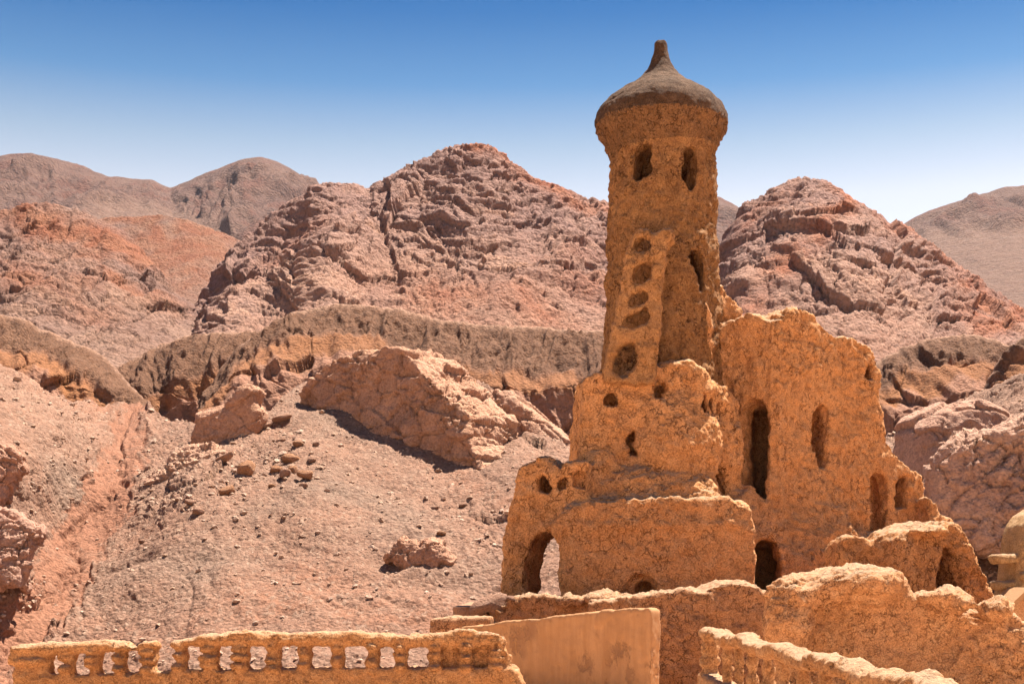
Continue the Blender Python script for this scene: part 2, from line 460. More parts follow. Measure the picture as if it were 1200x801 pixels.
Z1 = [(60, 262, 110, 26, 25, .95), (130, 290, 120, 18, 28, .9), (40, 330, 90, 26, 15, .6), (110, 370, 60, 20, 10, .35), (150, 340, 60, 16, 30, .6)]
terrain('red_hill', -160, 330, 1.4,
        [(-220, 270), (-120, 255), (-50, 250), (0, 244), (40, 235), (60, 237), (85, 245), (110, 256), (135, 268), (160, 292), (185, 318), (205, 345), (230, 365), (330, 400)],
        [(-220, 460), (330, 460)], 190, lambda px, py, t: 128 + 58 * t ** .85,
        mount_disp(101, Z1, -.35, lambda px, py, t: .08 + .25 * blob(px, py, 120, 420, 160, 20, 0), 1.0,
                   lambda px, py, t: .62 + .5 * blob(px, py, 120, 360, 160, 40, 5)), M_MOUNT, (60, 40), gain=(0.544, 0.512, 0.528))
Z1b = [(210, 285, 110, 60, 0, 1.2)]
terrain('red_slope', 90, 360, 1.4,
        [(90, 262), (128, 255), (150, 255), (190, 254), (215, 258), (240, 266), (262, 274), (285, 285), (360, 300)],
        [(90, 370), (360, 370)], 90, lambda px, py, t: 190 + 45 * t ** .9,
        mount_disp(151, Z1b, -.2, lambda px, py, t: .75 + 0 * px, .7, lambda px, py, t: .2 + 0 * px), M_MOUNT, (60, 40), gain=(0.480, 0.480, 0.528))
Z2 = [(590, 178, 60, 9, 40, .8), (650, 222, 90, 9, 30, .8), (540, 350, 90, 26, 10, .5), (330, 300, 60, 14, -40, .35), (560, 168, 16, 10, 0, .8), (680, 330, 50, 30, 20, .45), (620, 365, 60, 20, 20, .45)]
terrain('rocky_mountain', 215, 880, 1.35,
        [(215, 380), (240, 330), (265, 301), (285, 278), (300, 266), (320, 248), (340, 235), (358, 226), (362, 214), (380, 211), (400, 213), (420, 217), (432, 221), (440, 213), (460, 208), (475, 200),
         (500, 187), (515, 177), (532, 171), (550, 169), (566, 167), (576, 170), (590, 180), (606, 191), (625, 204), (645, 213), (662, 219), (690, 232), (705, 241), (740, 262), (800, 300), (880, 345)],
        [(215, 455), (880, 455)], 220, lambda px, py, t: 132 + 62 * t ** .74 - 9 * blob(px, py, 395, 330, 45, 130, 0) - 13 * sstep(350, 235, px) * (1 - .4 * t),
        mount_disp(201, Z2, -.16, lambda px, py, t: sstep(.50, .26, t) * (1 - .9 * blob(px, py, 400, 320, 50, 110)) + .7 * blob(px, py, 500, 345, 60, 45, 30), 1.0), M_MOUNT, (70, 45), k=3, gain=(0.66, 0.60, 0.62))
Z3 = [(945, 300, 130, 14, -48, .9), (905, 330, 120, 10, -50, .5), (990, 222, 40, 9, 40, .8), (1100, 310, 120, 12, 43, .75), (1150, 375, 45, 22, 30, 1.0), (890, 260, 40, 14, -45, .5), (1190, 380, 40, 25, 20, .8)]
terrain('rocky_mountain', 690, 1340, 1.35,
        [(690, 440), (730, 410), (770, 372), (810, 334), (840, 300), (852, 272), (862, 252), (872, 238), (880, 234), (900, 226), (922, 212), (940, 209), (952, 208), (970, 212), (985, 219), (1000, 231), (1015, 239), (1030, 243),
         (1044, 254), (1060, 266), (1082, 285), (1105, 303), (1130, 322), (1160, 342), (1200, 366), (1260, 392), (1420, 380)],
        [(690, 480), (1420, 480)], 220, lambda px, py, t: 112 + 72 * t ** .76 - 6 * blob(px, py, 1020, 310, 50, 90, 0),
        mount_disp(301, Z3, .12, lambda px, py, t: sstep(.55, .3, t) * (1 - .7 * blob(px, py, 1020, 320, 50, 80)), 1.0), M_MOUNT, (70, 45), k=3, gain=(0.66, 0.60, 0.62))

# ---- the gravel-capped terraces
def terr_disp(seed, crest_pts, capw, smoothness=1.0):
    def f(px, py, t, P, N):
        X, Z = P[..., 0], P[..., 2]
        crest = np.interp(px, [q[0] for q in crest_pts], [q[1] for q in crest_pts])
        h = py - crest                                   # pixels below the crest
        w = capw(px)
        edge = w + 9 * n2(px / 22, X * 0 + .5, seed) + 6 * np.maximum(0, n2(px / 7, X * 0, seed + 1)) + 3 * n2(px / 9, py / 9, seed + 2)
        cap = sstep(5, -5, h - edge)
        org = sstep(6, -6, h - edge - 26 - 10 * n2(px / 30, X * 0, seed + 3)) * (1 - cap)
        run = ridge2(X / 2.1 + .7 * n2(X / 2, Z / 4, seed), Z / 9, 4, seed + 4, .55)
        a, ea, ra = facet2(X / 4.2 + .4 * n2(X / 3, Z / 3, seed), Z / 3.2, seed + 5, 1.2)
        b, eb, rb = facet2(X / .5, Z / .4, seed + 6, 1.2)
        lean = ridge2(X / 3.2 + Z * .1, Z / 10, 3, seed + 9, .5)
        cl = (1 - cap)
        d = fbm2(X / 11, Z / 14, 3, seed + 21) * 1.0 + cap * (run * .42 + b * .16 + fbm2(X * 2.2, Z * 2.2, 3, seed) * .12) + cl * (a * .8 - .35 * sstep(.05, 0, ea) + lean * .45 + b * .05 + fbm2(X / 1.2, Z / 1.2, 4, seed + 7) * .16)
        d = d * (.30 + .70 * sstep(0, 14, h))
        col = mixc(mixc(CAP * C(.66, .56, .56), C(.74, .64, .64) * C(0.322, 0.206, 0.120), np.clip(.5 + .4 * run + fbm2(X, Z, 3, seed + 8) * .6, 0, 1)), DUST, sstep(6, 0, h + 3 * n2(px / 5, py / 5, seed)) * .7)
        colc = mixc(C(0.416, 0.226, 0.142), C(0.478, 0.278, 0.185), np.clip(.5 + fbm2(X / 4, Z / 1.2, 4, seed + 10) * .8, 0, 1))
        colc = mixc(colc, mixc(ORNG, C(0.374, 0.182, 0.086), np.clip(.5 + .5 * lean, 0, 1)), org)
        return d, mixc(colc, col, cap)
    return f

def terrace(px0, px1, crest, foot, D0, D1, capw, seed, rows=120, cliff=.55):
    terrain('gravel_terrace', px0, px1, 1.35, crest, foot, rows,
            lambda px, py, t: D0 + (D1 - D0) * np.where(t < cliff, .22 * t / cliff, .22 + .78 * (t - cliff) / (1 - cliff)),
            terr_disp(seed, crest, capw), M_TERR, (18, 10), k=6, gain=(0.672, 0.608, 0.608))

terrace(120, 345, [(120, 442), (150, 428), (170, 416), (190, 407), (215, 399), (240, 395), (265, 393), (290, 393), (345, 398)], [(120, 500), (345, 500)], 102, 112, lambda px: 44 + 0 * px, 401, 90)
terrace(-150, 175, [(-220, 352), (-80, 358), (0, 367), (25, 374), (50, 385), (75, 396), (100, 406), (120, 418), (138, 431), (150, 448), (175, 470)], [(-220, 505), (175, 505)], 94, 104, lambda px: np.interp(px, [0, 60, 120, 150], [42, 34, 40, 60]), 421, 110)
C3 = [(238, 470), (250, 448), (262, 428), (275, 414), (290, 403), (310, 388), (330, 376), (350, 366), (372, 360), (400, 356), (430, 358), (460, 362), (490, 368), (520, 374), (560, 379), (600, 384), (650, 388), (705, 391), (760, 397), (820, 408), (900, 420)]
terrace(238, 900, C3, [(238, 520), (900, 560)], 93, 105, lambda px: np.interp(px, [240, 280, 330, 420, 500, 560, 640, 720, 900], [34, 30, 36, 40, 44, 54, 58, 60, 60]), 441, 125)
terrace(960, 1215, [(960, 455), (1000, 440), (1035, 421), (1060, 405), (1085, 396), (1110, 392), (1140, 392), (1165, 394), (1185, 404), (1200, 418), (1215, 440)], [(960, 560), (1215, 560)], 94, 105, lambda px: 32 + 0 * px, 461, 120)
terrace(1120, 1340, [(1120, 500), (1140, 474), (1155, 450), (1170, 428), (1185, 410), (1200, 397), (1230, 386), (1300, 380), (1420, 376)], [(1120, 580), (1420, 580)], 84, 96, lambda px: np.interp(px, [1140, 1185, 1230, 1300], [4, 12, 36, 40]), 481, 120)

# ---- the near hillside
CP = np.array([(-180, 900, 42), (0, 900, 46), (200, 900, 46), (400, 900, 46), (600, 900, 46), (900, 900, 44), (1150, 900, 42), (1400, 900, 40),
               (-180, 760, 46), (10, 755, 56), (150, 760, 54), (300, 760, 53), (450, 760, 53), (600, 760, 53), (900, 760, 50), (1200, 760, 46), (1400, 760, 42),
               (60, 690, 62), (180, 690, 59), (350, 690, 58), (500, 690, 58), (620, 690, 58), (900, 690, 57), (1150, 690, 52), (1400, 690, 46), (-180, 690, 50), (0, 690, 57),
               (-180, 600, 52), (0, 610, 60), (50, 610, 66), (110, 600, 71), (200, 600, 67), (320, 600, 66), (450, 600, 67), (600, 600, 66), (850, 600, 66), (1080, 610, 62), (1200, 600, 55), (1400, 600, 48),
               (-180, 500, 60), (0, 510, 67), (60, 500, 74), (130, 505, 84), (165, 490, 88), (220, 510, 79), (300, 510, 77), (420, 500, 79), (520, 500, 81), (620, 500, 80), (850, 500, 80), (1060, 510, 80), (1120, 505, 73), (1200, 500, 63), (1400, 500, 55),
               (-180, 420, 75), (0, 440, 82), (70, 450, 90), (150, 462, 98), (220, 460, 94), (310, 470, 84), (370, 435, 90), (460, 420, 95), (560, 440, 95), (660, 450, 95), (850, 450, 95), (1050, 460, 96), (1130, 450, 88), (1200, 440, 74), (1400, 420, 62)], np.float64)
def _tps(r2): return r2 * np.log(r2 + 1e-6)
_s = 1 / 300.0
_A = CP[:, :2] * _s
_K = _tps(((_A[:, None] - _A[None]) ** 2).sum(-1)) + np.eye(len(_A)) * 2e-3
_Pm = np.c_[np.ones(len(_A)), _A]
_sol = np.linalg.solve(np.block([[_K, _Pm], [_Pm.T, np.zeros((3, 3))]]), np.r_[CP[:, 2], 0, 0, 0])
def near_D(px, py, t=None):
    # spline evaluated on a coarse lattice, then bilinear
    gx = np.linspace(-260, 1480, 175); gy = np.linspace(360, 960, 61)
    if not hasattr(near_D, 'g'):
        X, Y = np.meshgrid(gx, gy); q = np.stack((X, Y), -1).reshape(-1, 2) * _s
        near_D.g = (_tps(((q[:, None] - _A[None]) ** 2).sum(-1)) @ _sol[:-3] + _sol[-3] + q @ _sol[-2:]).reshape(X.shape)
    g = near_D.g
    a = np.clip((px - gx[0]) / (gx[1] - gx[0]), 0, len(gx) - 1.001); b = np.clip((py - gy[0]) / (gy[1] - gy[0]), 0, len(gy) - 1.001)
    i = a.astype(int); j = b.astype(int); fa = a - i; fb = b - j
    return (g[j, i] * (1 - fa) + g[j, i + 1] * fa) * (1 - fb) + (g[j + 1, i] * (1 - fa) + g[j + 1, i + 1] * fa) * fb

GUL = [(455, 168), (480, 160), (510, 150), (540, 138), (570, 128), (600, 112), (640, 88), (680, 68), (720, 40), (760, 8), (800, -30), (900, -90)]
def gully_x(py): return np.interp(py, [g[0] for g in GUL], [g[1] for g in GUL])
def gully_w(py): return np.interp(py, [455, 500, 600, 700, 800], [11, 17, 33, 38, 44])
# craggy patches of the hillside: x, y, rx, ry, angle, strength
ROCKY = [(240, 545, 75, 40, -25, 1.0), (170, 590, 30, 18, -30, .8), (60, 470, 90, 28, 30, .8), (90, 530, 60, 16, 24, .8), (20, 430, 60, 30, 20, .7), (620, 470, 110, 45, 40, .8), (660, 520, 80, 30, 40, .8),
         (575, 600, 70, 16, 30, .55), (580, 640, 60, 10, 15, .6), (500, 640, 40, 12, 20, .4), (1120, 560, 110, 110, -35, 1.0), (1200, 560, 110, 120, 0, 1.0), (1060, 500, 40, 40, 0, .7), (20, 690, 60, 26, 15, .6), (-60, 600, 80, 120, 0, .8), (90, 440, 60, 20, 20, .5)]
REDZ = [(330, 690, 130, 40, -8, .55), (470, 720, 160, 30, 5, .45), (180, 730, 120, 20, -10, .35), (30, 540, 90, 30, 35, .45), (100, 470, 70, 25, 25, .75), (560, 570, 60, 14, 30, .4), (40, 430, 70, 20, 20, .6), (1130, 610, 60, 30, 0, .4), (1060, 640, 60, 20, 0, .4), (300, 620, 60, 16, -10, .3)]
GRYZ = [(90, 590, 26, 70, -25, 1.0), (70, 560, 40, 30, 30, .9), (150, 500, 14, 30, 15, .8), (420, 590, 110, 28, 20, .7), (330, 610, 60, 22, 10, .35), (230, 660, 90, 40, -20, .5), (555, 470, 50, 22, 40, .6), (400, 500, 60, 22, 20, .6), (480, 660, 60, 20, 10, .35), (150, 680, 70, 26, -30, .35)]
def near_masks(px, py):
    z = lambda Z: np.clip(np.max([blob(px, py, *q[:5]) * q[5] for q in Z], axis=0), 0, 1)
    return z(ROCKY), z(REDZ), z(GRYZ)
def near_disp(px, py, t, P, N):
    X, Y, Z = P[..., 0], P[..., 1], P[..., 2]
    S = np.hypot(Y, Z)                                       # distance along the slope
    rocky, redz, gryz = near_masks(px, py)
    rocky = np.clip(rocky * (1 + .8 * fbm2(X / 2.2, S / 2.2, 3, 502)), 0, 1)
    gx, gw = gully_x(py), gully_w(py)
    gd = (px - gx + 9 * n2(py / 34, px * 0, 9) + 9 * fbm2(px / 18, py / 18, 4, 19)) / (gw * (1 + .35 * n2(py / 25, px * 0, 29)))
    gul = sstep(1.25, .75, np.abs(gd) + .35 * fbm2(px / 7, py / 7, 3, 39))
    chan = np.exp(-((gd - .35 * np.sin(py / 17) - .25 * n2(py / 9, px * 0, 49)) / .16) ** 2) * gul
    a = -.45 if False else .5
    right = sstep(350, 700, px)
    ang = np.where(right > .5, -.55, .35); ca, sa = np.cos(ang), np.sin(ang)
    wx = X + .5 * fbm2(X / 3, S / 3, 3, 503); ws = Z + .5 * fbm2(X / 3, S / 3, 3, 504)
    u, v = wx * ca + ws * sa, -wx * sa + ws * ca
    fa, ea, ra = facet2(u / 3.0, v / 1.3, 505, 1.3)
    fb_, eb, rb = facet2(u / 1.1, v / .45, 506, 1.3)
    fc, ec, rc = facet2(X / .36, S / .42, 507, 1.2)
    fd, ed, rd = facet2(X / .15, S / .19, 508, 1.2)
    soft = (1 - gul)
    d = fbm2(X / 9, S / 9, 4, 509) * .55 * (1 - .6 * gul) + fbm2(X / 1.6, S / 1.6, 4, 510) * .085 * (1 - .5 * gul)
    d = d - gul * .26 - chan * .30 + .08 * np.exp(-(np.abs(gd) - 1.3) ** 2 * 4) + gul * .10 * ridge2(gd * 1.5 + .3 * n2(py / 20, px / 20, 3), py / 60, 3, 88)
    d = d + rocky * (fa * .5 + fb_ * .24 - .14 * sstep(.08, 0, ea)) + (.03 + .12 * rocky) * soft * fc + soft * (fd * .05 + sstep(.86, 1, rd) * .05)
    d = d - .10 * np.exp(-((ridge2(X / 5 + n2(S / 4, X / 8, 4), S / 22, 2, 511) - .95) * 6) ** 2) * (1 - rocky) * soft
    nz = fbm2(X / 4, S / 4, 4, 512); n5 = fbm2(X / 1.0, S / 1.0, 3, 513)
    col = mixc(PINK, C(0.416, 0.254, 0.172), np.clip(.5 + nz, 0, 1))
    col = mixc(col, RED * .96 + PINK * .1, np.clip(redz * (.8 + .9 * n5 + .5 * nz), 0, .9))
    col = mixc(col, GREY, np.clip(gryz * (1 + .8 * nz + .3 * n5), 0, .9))
    col = mixc(col, mixc(C(0.458, 0.274, 0.185), C(0.551, 0.355, 0.245), ra), rocky * .8)
    col = mixc(col, C(0.468, 0.226, 0.133), np.clip(gul * (1.15 + .5 * n5 + .4 * nz), 0, 1) * .9)
    col = mixc(col, C(0.582, 0.403, 0.284), sstep(.80, .95, rd) * soft * .6)
    col = mixc(col, C(0.281, 0.158, 0.107), sstep(.2, .05, rd) * soft * .45)
    return d, col
near_top = [(-220, 405), (-60, 415), (0, 428), (40, 444), (80, 462), (120, 476), (145, 474), (165, 468), (190, 486), (240, 497), (290, 490), (318, 476), (348, 452), (372, 436), (420, 420), (470, 420), (520, 436), (560, 450), (600, 466),
            (640, 488), (690, 515), (760, 530), (900, 520), (1000, 505), (1045, 505), (1078, 500), (1110, 482), (1150, 456), (1200, 436), (1420, 410)]
hill_o, HILL, HPX, HPY = terrain('hillside', -160, 1360, 1.6, near_top, [(-160, 820), (1360, 820)], 295, near_D, near_disp, M_SCREE, (6, 5), backs=6, k=8, gain=(0.57, 0.538, 0.545))

def hill_point(px, py):
    """point on the built hillside seen at photograph pixel (px, py)"""
    c = int(np.clip(round((px + 160) / 1.6), 0, HPX.shape[1] - 1))
    r = int(np.argmin(np.abs(HPY[:, c] - py)))
    return HILL[r, c].astype(float)

gp = np.array([(-1500, -400, -4.6), (1500, -400, -4.6), (1500, 1600, -4.6), (-1500, 1600, -4.6)])
gm = mesh_np('ground', gp, np.array([[0, 1, 2, 3]]), False, np.tile(C(.56, .37, .25), (4, 1)))
tag(link('ground', gm, M_SCREE), kind='structure')
cy = np.array([(-60, -80, -1.85), (60, -80, -1.85), (60, 26.0, -1.85), (-60, 26.0, -1.85), (-60, -80, -4.7), (60, -80, -4.7), (60, 26.0, -4.7), (-60, 26.0, -4.7)])  # unseen forecourt floor, raised and kept pale to bounce sun onto the castle
cm_ = mesh_np('bounce_courtyard', cy, np.array([(0, 1, 2, 3), (7, 6, 5, 4), (0, 4, 5, 1), (1, 5, 6, 2), (2, 6, 7, 3), (3, 7, 4, 0)]), False, np.tile(C(.62, .43, .29), (8, 1)))
tag(link('bounce_courtyard', cm_, mat_rock('bounce_courtyard_sand', 1.5, .03, (.90, .89, .88))), kind='structure')
print('terrain', round(time.time() - T0, 1))
# ------------------------------------------------------------------ solids of mud brick: signed distances, meshed and worn
class Plane:
    """vertical plane through the point seen at column px at depth Y; u runs right, v runs inward; yaw > 0 turns the face to the right"""
    def __init__(s, px, Y, yaw=0.0):
        a = math.radians(yaw); s.c, s.s = math.cos(a), math.sin(a); s.X0, s.Y0 = (px - CX) / F * Y, Y
    def uz(s, px, py):
        tx = (px - CX) / F
        u = (tx * s.Y0 - s.X0) / (s.c - tx * s.s)
        return u, (HZ - py) / F * (s.Y0 + u * s.s)
    def uv(s, p):
        dx, dy = p[:, 0] - s.X0, p[:, 1] - s.Y0
        return dx * s.c + dy * s.s, -dx * s.s + dy * s.c

class Prism:
    """outline in the plane, carried back by its thickness"""
    def __init__(s, pl, poly, thick, v0=0.0, lean=0.0, r=0.0, k=0.12):
        s.pl, s.t, s.v0, s.lean, s.r, s.k = pl, thick, v0, lean, r, k
        q = np.array([pl.uz(*a) for a in poly]); s.zref = q[:, 1].max()
        pad = 0.7; s.lo = q.min(0) - pad; s.hi = q.max(0) + pad
        s.g = 0.04 if (s.hi - s.lo).max() < 14 else 0.06
        nu, nz = (np.ceil((s.hi - s.lo) / s.g).astype(int) + 1)
        U, Z = np.meshgrid(s.lo[0] + np.arange(nu) * s.g, s.lo[1] + np.arange(nz) * s.g, indexing='ij')
        d = np.full(U.shape, 1e9); ins = np.zeros(U.shape, bool)
        for i in range(len(q)):
            a, b = q[i], q[(i + 1) % len(q)]; e = b - a
            w0, w1 = U - a[0], Z - a[1]
            h = np.clip((w0 * e[0] + w1 * e[1]) / max(e @ e, 1e-12), 0, 1)
            d = np.minimum(d, (w0 - e[0] * h) ** 2 + (w1 - e[1] * h) ** 2)
            cnd = (a[1] > Z) != (b[1] > Z)
            with np.errstate(divide='ignore', invalid='ignore'):
                ins ^= cnd & (U < (b[0] - a[0]) * (Z - a[1]) / (b[1] - a[1] + 1e-12) + a[0])
        s.tab = (np.sqrt(d) * np.where(ins, -1, 1)).astype(f32)
        cs = []
        for u in (q[:, 0].min(), q[:, 0].max()):
            for v in (v0 - abs(lean) * (q[:, 1].max() - q[:, 1].min()), v0 + thick):
                cs.append((pl.X0 + u * pl.c - v * pl.s, pl.Y0 + u * pl.s + v * pl.c))
        cs = np.array(cs)
        s.box = (np.r_[cs.min(0), q[:, 1].min()], np.r_[cs.max(0), q[:, 1].max()])
    def __call__(s, p):
        u, v = s.pl.uv(p); z = p[:, 2]
        a = np.clip((u - s.lo[0]) / s.g, 0, s.tab.shape[0] - 1.001); b = np.clip((z - s.lo[1]) / s.g, 0, s.tab.shape[1] - 1.001)
        i = a.astype(np.int32); j = b.astype(np.int32); fa = (a - i).astype(f32); fb = (b - j).astype(f32); T = s.tab
        d2 = (T[i, j] * (1 - fa) + T[i + 1, j] * fa) * (1 - fb) + (T[i, j + 1] * (1 - fa) + T[i + 1, j + 1] * fa) * fb
        over = np.maximum(np.maximum(s.lo[0] - u, u - s.hi[0]), np.maximum(s.lo[1] - z, z - s.hi[1]))
        d2 = np.where(over > 0, np.maximum(d2, over + .6), d2)
        vv = v - s.v0 + s.lean * (s.zref - z)
        dv = np.abs(vv - s.t / 2) - s.t / 2
        m = np.maximum(d2, dv); kk = s.k
        h = np.maximum(kk - np.abs(d2 - dv), 0) / kk
        return (m + h * h * kk * .25 - s.r).astype(f32)

class Ball:
    def __init__(s, px, py, Y, rx, ry, rz):
        s.c = at(px, py, Y); s.r = np.array((rx, ry, rz)); s.box = (s.c - s.r, s.c + s.r)
    def __call__(s, p):
        q = (p - s.c) / s.r
        l = np.sqrt((q * q).sum(1))
        return ((l - 1) * s.r.min()).astype(f32)

class Lathe:
    def __init__(s, px, Y, prof, zlo=None, zhi=None, X=None, wob=0.0):
        s.X = (px - CX) / F * Y if X is None else X; s.Y = Y
        pz = np.array([(HZ - a[0]) / F * Y for a in prof]); pr = np.array([a[1] / F * Y for a in prof])
        o = np.argsort(pz); s.z, s.r = pz[o], pr[o]; R = s.r.max(); s.wob = wob
        s.box = (np.array((s.X - R, Y - R, s.z[0])), np.array((s.X + R, Y + R, s.z[-1])))
    def __call__(s, p):
        dx, dy = p[:, 0] - s.X, p[:, 1] - s.Y
        r = np.sqrt(dx * dx + dy * dy)
        R = np.interp(p[:, 2], s.z, s.r)
        return np.maximum((r - R) * .75, np.maximum(s.z[0] - p[:, 2], p[:, 2] - s.z[-1])).astype(f32)

class Box3:
    def __init__(s, lo, hi): s.lo, s.hi = np.array(lo, float), np.array(hi, float); s.box = (s.lo, s.hi)
    def __call__(s, p):
        q = np.abs(p - (s.lo + s.hi) / 2) - (s.hi - s.lo) / 2
        return (np.maximum(q, 0).__pow__(2).sum(1) ** .5 + np.minimum(q.max(1), 0)).astype(f32)

def eval_prims(prims, p, need_label=False):
    d = np.full(len(p), 5.0, f32); lab = np.zeros(len(p), np.int16)
    for op, fn, k, li in prims:
        e = fn(p)
        if op == 'u':
            if need_label: lab = np.where(e < d, li, lab)
            h = np.maximum(k - np.abs(d - e), 0) / k
            d = np.minimum(d, e) - h * h * k * .25
        else:
            if need_label: lab = np.where(-e > d - .012, li, lab)
            h = np.maximum(k - np.abs(d + e), 0) / k
            d = np.maximum(d, -e) + h * h * k * .25
    return d, lab

def solid(prims, h, disp, lo=None, hi=None, B=16):
    """prims: (op, shape, blend, label index). Surface-nets mesh on a sparse lattice; returns vertices, quads, per-face label, normals"""
    if lo is None:
        lo = np.min([q[1].box[0] for q in prims if q[0] == 'u'], 0) - .25; hi = np.max([q[1].box[1] for q in prims if q[0] == 'u'], 0) + .25
    nb = np.ceil((hi - lo) / (h * B)).astype(int); n = nb * B + 1
    bc = np.stack(np.meshgrid(*[lo[i] + (np.arange(nb[i]) + .5) * h * B for i in range(3)], indexing='ij'), -1).reshape(-1, 3)
    dc, _ = eval_prims(prims, bc)
    G = np.empty(n, f32)
    sg = np.where(dc < 0, -1, 1).reshape(nb)
    G[:-1, :-1, :-1] = np.repeat(np.repeat(np.repeat(sg, B, 0), B, 1), B, 2); G[-1] = 1; G[:, -1] = 1; G[:, :, -1] = 1
    act = np.nonzero(np.abs(dc) < h * B * .9 + .22)[0]
    loc = np.stack(np.meshgrid(*[np.arange(B + 1)] * 3, indexing='ij'), -1).reshape(-1, 3) * h
    half = h * B / 2
    for a in act:
        i, j, k = np.unravel_index(a, nb)
        b0 = lo + np.array((i, j, k)) * h * B
        c = b0 + half; ext = half + .3
        sub = [q for q in prims if np.all(q[1].box[0] < c + ext) and np.all(q[1].box[1] > c - ext)]
        if not sub: continue
        d, _ = eval_prims(sub, (loc + b0).astype(f32))
        G[i * B:i * B + B + 1, j * B:j * B + B + 1, k * B:k * B + B + 1] = d.reshape(B + 1, B + 1, B + 1)
    S = G < 0
    cnt = np.zeros(tuple(n - 1), np.int8)
    for a in (0, 1):
        for b in (0, 1):
            for c in (0, 1): cnt += S[a:n[0] - 1 + a, b:n[1] - 1 + b, c:n[2] - 1 + c]
    cells = np.nonzero((cnt > 0) & (cnt < 8))
    ci = np.stack(cells, -1)
    idx = np.full(tuple(n - 1), -1, np.int32); idx[cells] = np.arange(len(ci))
    acc = np.zeros((len(ci), 3), f32); wt = np.zeros(len(ci), f32)
    cor = [(a, b, c) for a in (0, 1) for b in (0, 1) for c in (0, 1)]
    vals = {c: G[ci[:, 0] + c[0], ci[:, 1] + c[1], ci[:, 2] + c[2]] for c in cor}
    for c in cor:
        for ax in range(3):
            if c[ax]: continue
            e = list(c); e[ax] = 1; e = tuple(e)
            va, vb = vals[c], vals[e]
            m = (va < 0) != (vb < 0)
            t = va / np.where(m, va - vb, 1)
            pos = np.tile(np.array(c, f32), (len(ci), 1)); pos[:, ax] += t
            acc[m] += pos[m]; wt[m] += 1
    V = (ci + acc / wt[:, None]) * h + lo
    Q = []
    for ax in range(3):
        o1, o2 = (ax + 1) % 3, (ax + 2) % 3
        sl = [slice(1, n[i] - 1) for i in range(3)]; sl2 = list(sl)
        sl[ax] = slice(0, n[ax] - 1); sl2[ax] = slice(1, n[ax])
        A, Bm = S[tuple(sl)], S[tuple(sl2)]
        for flip in (0, 1):
            e = np.stack(np.nonzero(A & ~Bm if not flip else ~A & Bm), -1)
            off = np.ones(3, int); off[ax] = 0; e = e + off
            def g(da, db):
                q = e.copy(); q[:, o1] -= da; q[:, o2] -= db
                return idx[q[:, 0], q[:, 1], q[:, 2]]
            f = np.stack((g(1, 1), g(0, 1), g(0, 0), g(1, 0)), -1)
            Q.append(f[:, ::-1] if flip else f)
    Q = np.concatenate(Q); Q = Q[(Q >= 0).all(1)]
    V = V.astype(f32)
    N = vnorm(V, Q)
    d = disp(V, N)
    _, lab = eval_prims(prims, V, True)
    V = V + N * d[:, None].astype(f32)
    return V, Q, lab

def vnorm(V, Q):
    fn = np.cross(V[Q[:, 2]] - V[Q[:, 0]], V[Q[:, 3]] - V[Q[:, 1]])
    N = np.zeros_like(V)
    for i in range(4):
        for a in range(3): N[:, a] += np.bincount(Q[:, i], fn[:, a], len(V))
    return (N / np.maximum(np.linalg.norm(N, axis=1, keepdims=True), 1e-12)).astype(f32)

def split_parts(V, Q, lab, names, mats, parent, base):
    """one mesh per label; label names may be 'part' or 'part/sub_part' (child of the part's first mesh)"""
    fl = lab[Q[:, 0]]
    made = {}
    for li, nm in enumerate(names):
        q = Q[fl == li]
        if len(q) < 6: continue
        used, inv = np.unique(q, return_inverse=True)
        own, sub = (nm.split('/') + [None])[:2]
        key = own.split('#')[0]
        par = parent if sub is None else made.get(own, parent)
        nme = (sub or own).split('#')[0]
        o = link(nme, mesh_np(nme, V[used] - np.array(base, f32), inv.reshape(-1, 4), True), mats[li] if isinstance(mats, dict) and li in mats else mats['*'], par)
        if sub is None: made[own] = o
    return made

def worn(seed, low=.07, mid=.045, scale=1.0, flake=.035, groove=.03, cell=.30):
    def f(V, N):
        p = V / f32(scale)
        d = fbm3(p / f32(1.2), 3, seed) * low * 1.2 * scale + fbm3(p / f32(.34), 4, seed + 3, .65) * mid * 1.3 * scale
        w = p + f32(.20) * np.stack([n3(p / f32(.30), seed + 20 + i) for i in range(3)], -1)
        q = w * np.array((1, 1, 1.35), f32)
        a, e, r = facet3(q / f32(cell), seed + 6, 1.8)
        b, e2, r2 = facet3(q / f32(cell * .45), seed + 9, 1.8)
        msk = .25 + .75 * sstep(-.3, .3, fbm3(p / f32(1.5), 2, seed + 12))
        m2 = sstep(-.2, .3, fbm3(p / f32(.9), 2, seed + 15))
        z1 = n3(w / f32(.42), seed + 40); z2 = n3(w / f32(.2), seed + 44)
        d = d + (a * flake * 1.3 + b * flake * .7 - groove * 1.0 * sstep(.13, 0, e) * m2 - groove * .35 * sstep(.12, 0, e2) * (1 - m2)) * msk * scale
        d = d - groove * scale * (np.exp(-(z1 / .05) ** 2) * m2 * .45 + np.exp(-(z2 / .07) ** 2) * msk * .30)
        return d
    return f

